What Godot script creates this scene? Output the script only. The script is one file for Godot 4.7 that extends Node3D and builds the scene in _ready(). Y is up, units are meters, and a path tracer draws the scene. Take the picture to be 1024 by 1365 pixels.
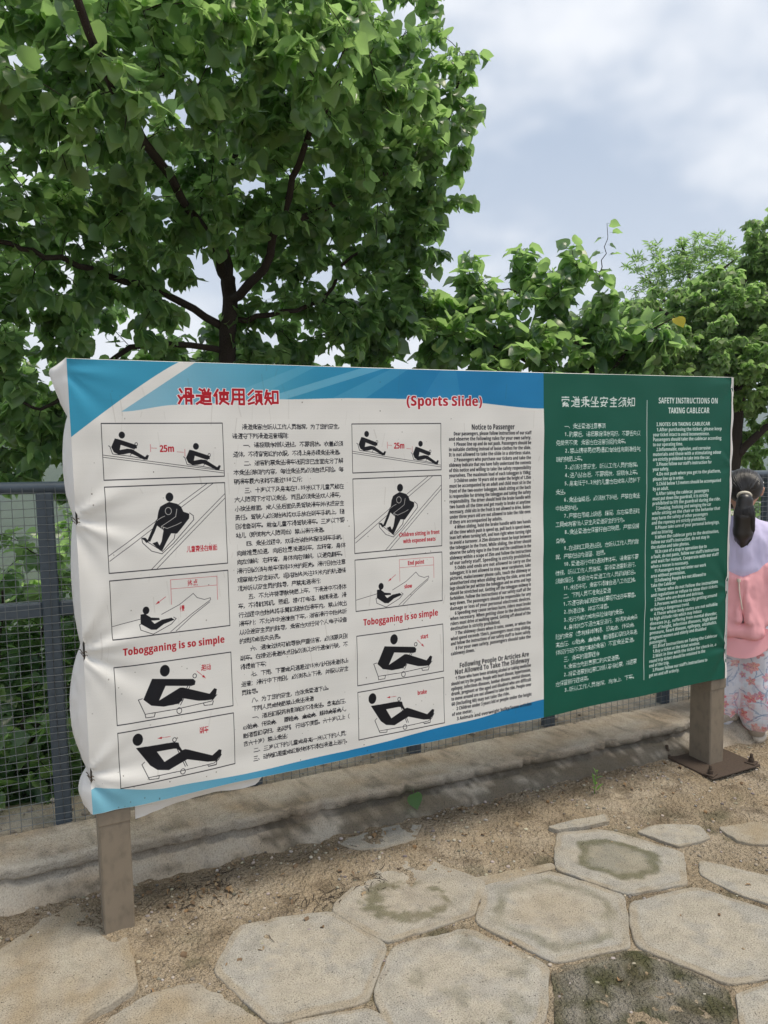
extends Node3D
# A notice board about a toboggan run and a cable car, on two posts before a fence on a wooded mountain terrace.
# Metres, y up. The eye stands at (0, 1.65, 0) and looks towards -z.

const EYE := Vector3(0, 1.65, 0)
const KERB_AT := Vector3(-1.398, 0, -2.547)                  # a point of the kerb's front lip
const KERB_ALONG := Vector3(0.9199, 0, -0.3922)              # runs to the right and away
const KERB_OUT := Vector3(0.3922, 0, 0.9199)                 # faces the path
var rng := RandomNumberGenerator.new()
var used_names := {}
var fine := FastNoiseLite.new()
var coarse := FastNoiseLite.new()
var M := {}

func _ready() -> void:
	# ---- camera, sky, sun, exposure
	var cam := Camera3D.new()
	cam.name = "camera"
	cam.fov = 68.8
	cam.near = 0.05
	cam.far = 6000.0
	cam.transform = Transform3D(Basis(Vector3.RIGHT, -0.0935) * Basis(Vector3.BACK, -0.0188), EYE)
	add_child(cam)
	cam.current = true
	var sky_mat := PanoramaSkyMaterial.new()
	sky_mat.panorama = sky_picture()
	var sky := Sky.new()
	sky.sky_material = sky_mat
	var env := Environment.new()
	env.background_mode = Environment.BG_SKY
	env.sky = sky
	env.background_energy_multiplier = 1.0
	env.tonemap_mode = Environment.TONE_MAPPER_LINEAR
	env.tonemap_exposure = 1.98
	env.sdfgi_enabled = true
	env.ssao_enabled = true
	env.ssil_enabled = true
	env.fog_enabled = true
	env.fog_density = 0.0006
	env.fog_light_color = Color(0.86, 0.91, 0.96)
	var we := WorldEnvironment.new()
	we.name = "world_environment"
	we.environment = env
	add_child(we)
	var sun := DirectionalLight3D.new()
	sun.name = "sun"
	sun.light_color = Color(1.0, 0.955, 0.88)
	sun.light_energy = 0.5
	sun.light_angular_distance = 24.0
	sun.shadow_enabled = true
	var to_sun := Vector3(0.36, 1.0, 0.05).normalized()
	sun.basis = Basis.looking_at(-to_sun, Vector3.UP)
	add_child(sun)
	# ---- the place
	rng.seed = 4211
	fine.seed = 11
	fine.frequency = 9.0
	fine.fractal_octaves = 4
	coarse.seed = 5
	coarse.frequency = 1.3
	coarse.fractal_octaves = 3
	make_materials()
	build_ground()
	build_hills()
	build_kerb()
	build_paving()
	build_fence()
	build_sign()
	build_trees()
	build_person()
	build_litter()

# ---------------------------------------------------------------- helpers
func numbered(called: String) -> String:
	var n: int = used_names.get(called, 0)
	used_names[called] = n + 1
	return called if n == 0 else "%s_%03d" % [called, n]

func obj(called: String, mesh: Mesh, m: Material, parent: Node = null) -> MeshInstance3D:
	var o := MeshInstance3D.new()
	o.name = numbered(called) if parent == null else called
	o.mesh = mesh
	if m: o.material_override = m
	(self if parent == null else parent).add_child(o, true)
	return o

func thing(called: String, label: String, category: String, group := "") -> Node3D:
	var o := Node3D.new()
	o.name = numbered(called)
	add_child(o)
	return tag(o, label, category, group)

func tag(o: Node3D, label: String, category: String, group := "") -> Node3D:
	o.set_meta("label", label)
	o.set_meta("category", category)
	if group: o.set_meta("group", group)
	return o

func structure(o: Node3D, label := "") -> Node3D:
	o.set_meta("kind", "structure")
	if label: o.set_meta("label", label)
	return o

func stuff(o: Node3D) -> Node3D:
	o.set_meta("kind", "stuff")
	return o

func tool() -> SurfaceTool:
	var st := SurfaceTool.new()
	st.begin(Mesh.PRIMITIVE_TRIANGLES)
	return st

func done(st: SurfaceTool, smooth := true) -> ArrayMesh:
	st.index()
	st.generate_normals()
	return st.commit()

func quad(st: SurfaceTool, a: Vector3, b: Vector3, c: Vector3, d: Vector3) -> void:   # clockwise seen from the front
	for p in [a, b, c, a, c, d]: st.add_vertex(p)

# a box with small chamfers, flat faces; c is the centre, s the size, in the frame t
func chamfer_box(st: SurfaceTool, t: Transform3D, s: Vector3, ch := 0.004) -> void:
	st.set_smooth_group(-1)
	var h := s * 0.5
	var k := h - Vector3.ONE * minf(ch, minf(h.x, minf(h.y, h.z)) * 0.8)
	for ax in 3:
		for sg in [-1.0, 1.0]:
			var u := (ax + 1) % 3
			var v := (ax + 2) % 3
			var f := func(su: float, sv: float) -> Vector3:
				var p := Vector3.ZERO
				p[ax] = sg * h[ax]
				p[u] = su * k[u]
				p[v] = sv * k[v]
				return t * p
			if sg > 0: quad(st, f.call(-1, -1), f.call(-1, 1), f.call(1, 1), f.call(1, -1))
			else: quad(st, f.call(-1, -1), f.call(1, -1), f.call(1, 1), f.call(-1, 1))
			# the chamfer between this face and the +-u face
			for su in [-1.0, 1.0]:
				var a := Vector3.ZERO
				a[ax] = sg * h[ax]
				a[u] = su * k[u]
				var b := Vector3.ZERO
				b[ax] = sg * k[ax]
				b[u] = su * h[u]
				var a0 := a
				var a1 := a
				var b0 := b
				var b1 := b
				a0[v] = -k[v]
				b0[v] = -k[v]
				a1[v] = k[v]
				b1[v] = k[v]
				if sg * su > 0: quad(st, t * a0, t * a1, t * b1, t * b0)
				else: quad(st, t * b0, t * b1, t * a1, t * a0)
	for sx in [-1.0, 1.0]:
		for sy in [-1.0, 1.0]:
			for sz in [-1.0, 1.0]:
				var x := t * Vector3(sx * h.x, sy * k.y, sz * k.z)
				var y := t * Vector3(sx * k.x, sy * h.y, sz * k.z)
				var z := t * Vector3(sx * k.x, sy * k.y, sz * h.z)
				for p in ([x, z, y] if sx * sy * sz > 0 else [x, y, z]): st.add_vertex(p)

# a round tapered tube along points
func tube(st: SurfaceTool, pts: Array, radii: Array, sides := 6, caps := true) -> void:
	st.set_smooth_group(0)
	var rings := []
	var n := pts.size()
	var ref := Vector3.UP
	for i in n:
		var d: Vector3 = (pts[mini(i + 1, n - 1)] - pts[maxi(i - 1, 0)]).normalized()
		if absf(d.dot(ref)) > 0.95: ref = Vector3.RIGHT if absf(d.x) < 0.9 else Vector3.BACK
		var u := d.cross(ref).normalized()
		var v := u.cross(d).normalized()
		ref = v
		var ring := []
		for k in sides: ring.append(pts[i] + (u * cos(TAU * k / sides) + v * sin(TAU * k / sides)) * radii[i])
		rings.append(ring)
	for i in n - 1:
		for k in sides:
			var k2 := (k + 1) % sides
			quad(st, rings[i][k], rings[i + 1][k], rings[i + 1][k2], rings[i][k2])
	if caps:
		st.set_smooth_group(-1)
		for k in range(1, sides - 1):
			for p in [rings[0][0], rings[0][k], rings[0][k + 1]]: st.add_vertex(p)
			for p in [rings[n - 1][0], rings[n - 1][k + 1], rings[n - 1][k]]: st.add_vertex(p)

func noise_tex(size: int, freq: float, seed_: int, ramp: Array, octaves := 4, salt := 0.0, mottle := 0.0) -> ImageTexture:
	var n := FastNoiseLite.new()
	n.seed = seed_
	n.frequency = freq
	n.fractal_octaves = octaves
	var im := n.get_seamless_image(size, size, false, false, 0.12)
	im.convert(Image.FORMAT_L8)
	var g := Gradient.new()
	var at := PackedFloat32Array()
	var cs := PackedColorArray()
	for r in ramp:
		at.append(r[0])
		cs.append(r[1])
	g.offsets = at
	g.colors = cs
	var lut := []
	for i in 256: lut.append(g.sample(i / 255.0))
	var src := im.get_data()
	var wide := PackedByteArray()
	if mottle > 0.0:                                          # slower blotches under the grain
		var n2 := FastNoiseLite.new()
		n2.seed = seed_ + 50
		n2.frequency = 0.011
		n2.fractal_octaves = 6
		n2.fractal_gain = 0.62
		var im2 := n2.get_seamless_image(size, size, false, false, 0.12)
		im2.convert(Image.FORMAT_L8)
		wide = im2.get_data()
	var lut_bytes := PackedByteArray()
	for c in lut: lut_bytes.append_array([c.r8, c.g8, c.b8])
	var d := PackedByteArray()
	d.resize(src.size() * 3)
	var r := RandomNumberGenerator.new()
	r.seed = seed_
	for i in src.size():
		var k := clampi(int(src[i] + (r.randf() - 0.5) * salt * 255.0), 0, 255) * 3
		var f := 1.0 - mottle * clampf((150.0 - wide[i]) / 110.0, 0.0, 1.0) if mottle > 0.0 else 1.0
		d[i * 3] = int(lut_bytes[k] * f)
		d[i * 3 + 1] = int(lut_bytes[k + 1] * f)
		d[i * 3 + 2] = int(lut_bytes[k + 2] * f)
	return ImageTexture.create_from_image(Image.create_from_data(size, size, false, Image.FORMAT_RGB8, d))

func pit(t: ImageTexture, count: int) -> ImageTexture:                # small dark pits in a grain
	var im := t.get_image()
	var r := RandomNumberGenerator.new()
	r.seed = 6
	for i in count:
		var v := r.randf_range(0.35, 0.75)
		var s := 1 + int(4.0 * pow(r.randf(), 5.0))
		im.fill_rect(Rect2i(r.randi() % 1016, r.randi() % 1016, s + r.randi() % 2, s), grey(v))
	return ImageTexture.create_from_image(im)

func grey(v: float) -> Color: return Color(v, v, v)

func plain(c: Color, rough := 0.8, metal := 0.0) -> StandardMaterial3D:
	var m := StandardMaterial3D.new()
	m.albedo_color = c
	m.roughness = rough
	m.metallic = metal
	return m

func earthy(tex: Texture2D, scale: float, bump: Texture2D, bump_cm: float, rough := 0.95) -> StandardMaterial3D:   # vertex colours times a fine grain
	var m := StandardMaterial3D.new()
	m.vertex_color_use_as_albedo = true
	m.albedo_texture = tex
	m.uv1_triplanar = true
	m.uv1_world_triplanar = true
	m.uv1_scale = Vector3.ONE * scale
	m.roughness = rough
	m.metallic_specular = 0.25
	m.heightmap_enabled = true
	m.heightmap_texture = bump
	m.heightmap_scale = bump_cm
	return m

func make_materials() -> void:
	var grain := noise_tex(1024, 0.13, 3, [[0.0, grey(0.52)], [0.16, grey(0.76)], [0.34, grey(0.92)], [0.6, grey(0.97)], [1.0, grey(1.0)]], 4, 0.55, 0.07)
	var speck := noise_tex(1024, 0.10, 9, [[0.0, grey(0.36)], [0.22, grey(0.66)], [0.40, grey(0.88)], [0.6, grey(0.97)], [0.8, grey(1.0)], [1.0, grey(1.0)]], 5, 0.45, 0.12)
	grain = pit(grain, 2600)
	var clod := noise_tex(1024, 0.028, 77, [[0.0, grey(0.0)], [1.0, grey(1.0)]], 7)
	var bump := noise_tex(1024, 0.09, 21, [[0.0, grey(0.0)], [1.0, grey(1.0)]], 6)
	M.dirt = earthy(speck, 1.5, clod, 2.2)
	M.stone = earthy(grain, 1.15, bump, 0.30)
	M.concrete = earthy(grain, 0.95, clod, 0.7)
	M.rubble = earthy(speck, 2.0, clod, 2.5)
	M.far_ground = earthy(speck, 0.03, bump, 0.0)
	M.far_ground.heightmap_enabled = false
	var paint_wear := noise_tex(512, 0.03, 14, [[0.0, grey(0.86)], [0.3, grey(0.94)], [0.5, grey(0.98)], [1.0, grey(1.0)]], 6, 0.12)
	M.post = plain(Color(0.52, 0.475, 0.415), 0.5)
	M.post.albedo_texture = paint_wear
	M.post.uv1_triplanar = true
	M.post.uv1_scale = Vector3(1.6, 0.9, 1.6)
	M.rust = plain(Color(0.34, 0.285, 0.24), 0.85, 0.15)
	M.rust.albedo_texture = speck
	M.rust.uv1_triplanar = true
	M.rust.uv1_scale = Vector3.ONE * 6.0
	M.fence = plain(Color(0.30, 0.345, 0.385), 0.42)
	M.fence.albedo_texture = paint_wear
	M.fence.uv1_triplanar = true
	M.fence.uv1_scale = Vector3.ONE * 2.0
	M.wire = plain(Color(0.46, 0.48, 0.49), 0.45, 0.3)
	M.cloth = plain(Color(0.88, 0.87, 0.855), 0.62)
	M.cloth.backlight_enabled = true
	M.cloth.backlight = Color(0.25, 0.25, 0.24)
	M.rope = plain(Color(0.30, 0.24, 0.17), 0.9)
	var bark_tex := noise_tex(512, 0.05, 31, [[0.0, Color(0.13, 0.10, 0.085)], [0.5, Color(0.24, 0.195, 0.165)], [1.0, Color(0.36, 0.31, 0.27)]], 5)
	M.bark = plain(Color.WHITE, 0.95)
	M.bark.albedo_texture = bark_tex
	M.bark.uv1_triplanar = true
	M.bark.uv1_scale = Vector3(9, 3, 9)
	M.bark.heightmap_enabled = true
	M.bark.heightmap_texture = bump
	M.bark.heightmap_scale = 0.6

func sky_picture() -> ImageTexture:
	var big := FastNoiseLite.new()
	big.seed = 21
	big.frequency = 0.62
	big.fractal_octaves = 7
	big.fractal_gain = 0.56
	var soft := FastNoiseLite.new()
	soft.seed = 61
	soft.frequency = 1.9
	soft.fractal_octaves = 6
	soft.fractal_gain = 0.6
	var w := 1024
	var h := 512
	var f := PackedFloat32Array()
	f.resize(w * h * 3)
	var blue := Vector3(0.19, 0.245, 0.335)
	var white := Vector3(0.485, 0.50, 0.53)
	var haze := Vector3(0.51, 0.53, 0.56)
	var i := 0
	for y in h:
		var el := (0.5 - (y + 0.5) / h) * PI
		var sy := sin(el)
		var cy := cos(el)
		for x in w:
			var az := (x + 0.5) / w * TAU
			var c := haze
			if sy > 0.0:
				var k := 1.0 / (sy + 0.28)
				var px := sin(az) * cy * k
				var pz := -cos(az) * cy * k
				var n := big.get_noise_2d(px, pz) + 0.5 * soft.get_noise_2d(px, pz * 1.3)
				var t := smoothstep(-0.42, 0.34, n)
				c = blue.lerp(white, t)
				c = c.lerp(haze, pow(1.0 - sy, 3.2) * 0.9)
			f[i] = c.x
			f[i + 1] = c.y
			f[i + 2] = c.z
			i += 3
	return ImageTexture.create_from_image(Image.create_from_data(w, h, false, Image.FORMAT_RGBF, f.to_byte_array()))

# ---------------------------------------------------------------- ground, hills, kerb, paving
func kerb_frame(p: Vector3) -> Vector2: return Vector2((p - KERB_AT).dot(KERB_ALONG), (p - KERB_AT).dot(KERB_OUT))
func kerb_point(s: float, n: float, y := 0.0) -> Vector3: return KERB_AT + KERB_ALONG * s + KERB_OUT * n + Vector3.UP * y

func dirt_height(s: float, n: float) -> float:               # the path in front of the kerb
	var bank := 0.028 * exp(-pow(maxf(n - 0.1, 0.0) / 0.28, 2.0))     # earth gathered against the kerb
	return -0.0075 + bank * (1.0 - 0.6 * smoothstep(2.8, 3.3, s)) + 0.016 * exp(-(pow(s - 0.38, 2.0) + pow(n - 0.34, 2.0)) / 0.012) + 0.005 * coarse.get_noise_2d(s * 1.6, n * 1.6) + 0.012 * fine.get_noise_2d(s, n) * (0.16 + 0.84 * exp(-n * n * 4.0))

func build_ground() -> void:
	var ss := []
	var s := -60.0
	while s < 70.0:
		ss.append(s)
		s += 0.025 if s > -1.6 and s < 4.6 else (0.12 if s > -4 and s < 8 else 3.0)
	var ns := []
	var n := -0.06
	while n < 70.0:
		ns.append(n)
		n += 0.022 if n < 1.7 else (0.14 if n < 4.0 else 3.0)
	var sand := Color(0.425, 0.340, 0.235)
	var pale := Color(0.520, 0.435, 0.325)
	var damp := Color(0.215, 0.165, 0.110)
	var moss := Color(0.125, 0.125, 0.070)
	var st := tool()
	st.set_smooth_group(0)
	var cols := ns.size()
	for a in ss:
		for b in ns:
			var v1 := coarse.get_noise_2d(a * 2.1 + 31.0, b * 2.1)
			var v2 := fine.get_noise_2d(a * 0.55, b * 0.55 + 9.0)
			var c := sand.lerp(pale, clampf(0.35 + v1 * 1.1 + v2 * 0.5, 0, 1))
			c = c.lerp(damp, 0.65 * smoothstep(0.16, 0.50, coarse.get_noise_2d(a * 3.0, b * 4.0 + 70.0) + v2 * 0.35))
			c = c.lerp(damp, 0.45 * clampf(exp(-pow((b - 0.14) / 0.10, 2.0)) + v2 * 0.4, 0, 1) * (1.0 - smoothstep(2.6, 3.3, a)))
			c = c.lerp(moss, 0.6 * smoothstep(0.22, 0.5, coarse.get_noise_2d(a * 2.6 + 120.0, b * 2.6)) * smoothstep(0.3, 0.6, b))
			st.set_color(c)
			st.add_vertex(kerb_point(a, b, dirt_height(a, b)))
	for i in ss.size() - 1:
		for k in cols - 1:
			var p := i * cols + k
			for q in [p, p + cols, p + cols + 1, p, p + cols + 1, p + 1]: st.add_index(q)
	st.generate_normals()
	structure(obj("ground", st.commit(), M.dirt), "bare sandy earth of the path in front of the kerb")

func hill_height(x: float, z: float, n: float) -> float:     # n: metres behind the fence
	if n < 2.6: return 0.085 - 0.03 * n + 0.02 * coarse.get_noise_2d(x, z)
	var drop := -0.42 * (n - 2.6)
	var valley := -70.0 + 40.0 * coarse.get_noise_2d(x * 0.004, z * 0.004)
	var low := maxf(drop, valley)
	var ridge := -5.0 + 60.0 * (0.5 + coarse.get_noise_2d(x * 0.0011 + 3.0, z * 0.0011)) + 14.0 * coarse.get_noise_2d(x * 0.007, z * 0.007)
	return lerpf(low, ridge, smoothstep(180.0, 900.0, n)) + minf(n * 0.02, 7.0) * fine.get_noise_2d(x * 0.012, z * 0.012)

func build_hills() -> void:
	var steps := [0.24, 0.32, 0.5, 0.8, 1.2, 1.8, 2.6, 3.5, 5.0, 7.0, 10.0, 14.0, 20.0]
	var n := 28.0
	while n < 1350.0:
		steps.append(n)
		n *= 1.045
	var st := tool()
	st.set_smooth_group(0)
	var cols := 161
	for b in steps:
		for k in cols:
			var s: float = (k - 80) / 80.0
			var wide: float = 14.0 + b * 1.9
			var p := kerb_point(1.5 + s * wide, -b)
			p.y = hill_height(p.x, p.z, b)
			var v := 0.5 + 0.5 * fine.get_noise_2d(p.x * 0.03, p.z * 0.03)
			var c := Color(0.045, 0.075, 0.030).lerp(Color(0.10, 0.135, 0.055), v)
			if b < 6.0: c = Color(0.20, 0.165, 0.115).lerp(Color(0.34, 0.29, 0.22), clampf(0.5 + coarse.get_noise_2d(p.x * 2.0, p.z * 2.0), 0, 1))
			st.set_color(c)
			st.add_vertex(p)
	for i in steps.size() - 1:
		for k in cols - 1:
			var p := i * cols + k
			for q in [p, p + cols + 1, p + cols, p, p + 1, p + cols + 1]: st.add_index(q)
	st.generate_normals()
	structure(obj("hills", st.commit(), M.far_ground), "wooded slope falling behind the fence and hazy hills beyond")

func build_kerb() -> void:
	# profile from the back of the flat top, over the worn lip, down the mortar skirt into the earth: [out, up]
	var prof := [[-0.62, -0.05], [-0.60, 0.118], [-0.52, 0.132], [-0.42, 0.136], [-0.34, 0.140], [-0.26, 0.146], [-0.18, 0.150], [-0.10, 0.151], [-0.035, 0.1505], [-0.012, 0.1495], [-0.002, 0.147], [0.004, 0.141], [0.0055, 0.134], [0.0055, 0.112], [0.003, 0.106], [-0.010, 0.1025], [-0.034, 0.100], [-0.020, 0.090], [0.004, 0.074], [0.030, 0.058], [0.050, 0.040], [0.070, 0.020], [0.090, 0.002], [0.100, -0.010], [0.104, -0.04], [0.100, -0.08]]
	var st := tool()
	st.set_smooth_group(0)
	var cols := prof.size()
	var rows := 0
	var s := -7.0
	var edge := FastNoiseLite.new()
	edge.seed = 60
	edge.frequency = 5.0
	edge.fractal_octaves = 4
	while s < 10.0:
		for i in cols:
			var o: float = prof[i][0]
			var y: float = prof[i][1]
			var skirt := 1.0 if i > 16 else 0.0
			o += skirt * (0.040 * edge.get_noise_2d(s, 3.0) + 0.016 * edge.get_noise_2d(s * 3.0, i * 0.4)) * (i - 16) / 6.0
			if i < 16: o += 0.006 * edge.get_noise_2d(s * 2.0, 40.0) - (0.016 * smoothstep(0.22, 0.4, edge.get_noise_2d(s * 3.0, 7.0)) if i > 8 else 0.0)
			y += 0.005 * edge.get_noise_2d(s * 2.0, i * 0.5 + 20.0) + 0.003 * fine.get_noise_2d(s * 2.0, o * 5.0)
			if i > 1 and i < 16: y -= 0.012 * smoothstep(0.42, 0.6, edge.get_noise_2d(s * 0.7, 90.0))
			var a := coarse.get_noise_2d(s * 1.9, o * 6.0 + 15.0)
			var b := 0.7 * fine.get_noise_3d(s * 0.5, y * 2.0, o * 1.2) + 0.6 * fine.get_noise_3d(s * 2.6, y * 9.0, o * 3.0)
			var pale := Color(0.49, 0.445, 0.375)
			var warm := Color(0.44, 0.355, 0.255)
			var black := Color(0.100, 0.088, 0.066)
			var c := pale.lerp(warm, clampf(0.4 + a, 0, 1))
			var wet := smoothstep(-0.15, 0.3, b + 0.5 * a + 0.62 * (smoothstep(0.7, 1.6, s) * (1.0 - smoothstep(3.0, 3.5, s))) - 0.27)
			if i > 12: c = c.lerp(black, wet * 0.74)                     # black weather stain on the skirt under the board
			else: c = c.lerp(Color(0.15, 0.14, 0.115), smoothstep(0.06, 0.36, b + 0.45 * a) * 0.5)
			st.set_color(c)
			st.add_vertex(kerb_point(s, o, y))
		rows += 1
		s += 0.022 if s > -1.2 and s < 4.4 else 0.1
	for i in rows - 1:
		for k in cols - 1:
			var p := i * cols + k
			for q in [p, p + cols, p + cols + 1, p, p + cols + 1, p + 1]: st.add_index(q)
	st.generate_normals()
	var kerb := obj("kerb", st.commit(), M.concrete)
	structure(kerb, "low stained concrete kerb under the fence with a crumbling mortar skirt")

# every flagstone: outline on the ground (x, z pairs), height of its face, kind of face
func build_paving() -> void:
	var slabs := [
		["warm", 0.000, [-0.559, -2.213, -0.530, -2.429, -0.394, -2.469, -0.212, -2.502, -0.024, -2.326, -0.076, -2.080, -0.352, -2.000]],
		["patch", 0.003, [-0.205, -2.502, -0.195, -2.553, -0.038, -2.783, 0.120, -2.830, 0.351, -2.660, 0.283, -2.470, -0.019, -2.337]],
		["ring", 0.002, [0.353, -2.636, 0.608, -2.716, 0.838, -2.566, 0.770, -2.292, 0.511, -2.229, 0.293, -2.429]],
		["dark_ring", 0.004, [0.701, -2.992, 0.909, -3.015, 1.159, -2.833, 1.091, -2.627, 0.849, -2.574, 0.639, -2.740]],
		["plain", 0.001, [0.849, -2.517, 1.117, -2.603, 1.311, -2.460, 1.470, -2.351, 1.296, -2.177, 1.020, -2.120, 0.797, -2.299]],
		["stain", -0.001, [-0.054, -2.119, 0.008, -2.317, 0.256, -2.394, 0.488, -2.212, 0.430, -1.995, 0.185, -1.814, 0.009, -1.891]],
		["rubble", -0.004, [0.508, -2.195, 0.802, -2.277, 0.996, -2.101, 0.978, -1.981, 0.731, -1.801, 0.446, -1.880]],
		["plain", 0.000, [1.213, -2.777, 1.384, -2.680, 1.566, -2.602, 1.401, -2.453, 1.244, -2.585, 1.175, -2.687]],
		["plain", 0.001, [1.022, -2.070, 1.266, -2.145, 1.399, -2.049, 1.238, -1.862, 0.935, -1.820]],
		["worn", 0.018, [-1.649, -2.126, -1.280, -2.295, -1.247, -2.379, -1.213, -2.461, -1.180, -2.574, -1.039, -2.570, -0.820, -2.237, -0.787, -2.122, -0.901, -2.005, -0.917, -1.815, -1.373, -1.736]],
		["worn", 0.000, [-0.844, -1.984, -0.750, -2.112, -0.599, -2.155, -0.400, -2.012, -0.384, -1.803, -0.664, -1.764]],
		["plain", 0.000, [-0.288, -1.998, -0.080, -2.039, -0.021, -2.006, 0.068, -1.840, -0.087, -1.709, -0.283, -1.778]],
		["plain", 0.020, [-0.217, -2.931, -0.048, -3.019, 0.144, -3.106, 0.098, -2.943, -0.062, -2.875, -0.154, -2.889]],
		["plain", 0.018, [0.677, -3.029, 0.940, -3.121, 0.936, -3.064, 0.708, -2.998]],
		["plain", 0.004, [1.048, -2.998, 1.128, -3.044, 1.307, -3.037, 1.313, -2.940, 1.166, -2.888]],
		["worn", 0.000, [0.222, -2.669, 0.398, -2.712, 0.628, -2.781, 0.628, -2.740, 0.360, -2.650]],
		["worn", 0.006, [1.391, -3.010, 1.567, -3.047, 1.745, -2.966, 1.622, -2.855, 1.421, -2.908]]]
	# the same pavement goes on round the viewer
	for i in range(-4, 8):
		for k in range(0, 6):
			var c := Vector2(-2.1 + i * 0.56 + (k % 2) * 0.28, -1.46 + k * 0.47)
			var o := []
			for e in 6: o.append_array([c.x + cos(TAU * (e + 0.5) / 6.0) * 0.29 + rng.randf_range(-0.02, 0.02), c.y + sin(TAU * (e + 0.5) / 6.0) * 0.285 + rng.randf_range(-0.02, 0.02)])
			slabs.append([["plain", "stain", "worn", "patch"][rng.randi() % 4], rng.randf_range(-0.003, 0.004), o])
	for c in [Vector2(1.80, -2.62), Vector2(1.72, -2.12), Vector2(2.30, -2.40), Vector2(2.25, -1.90), Vector2(-1.75, -1.50)]:
		var o := []
		for e in 6: o.append_array([c.x + cos(TAU * (e + 0.3) / 6.0) * 0.28 + rng.randf_range(-0.02, 0.02), c.y + sin(TAU * (e + 0.3) / 6.0) * 0.27 + rng.randf_range(-0.02, 0.02)])
		slabs.append(["plain", 0.0, o])
	var root := thing("stone_paving", "worn hexagonal grey flagstones laid in sandy earth before the board", "paving")
	var outline_noise := FastNoiseLite.new()
	outline_noise.frequency = 4.0
	outline_noise.fractal_octaves = 4
	outline_noise.seed = 19
	for sl in slabs:
		var pts := PackedVector2Array()
		var o: Array = sl[2]
		for i in range(0, o.size(), 2): pts.append(Vector2(o[i], o[i + 1]))
		obj("flagstone", slab_mesh(pts, sl[0], sl[1], outline_noise), M.rubble if sl[0] == "rubble" else M.stone, root)

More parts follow.
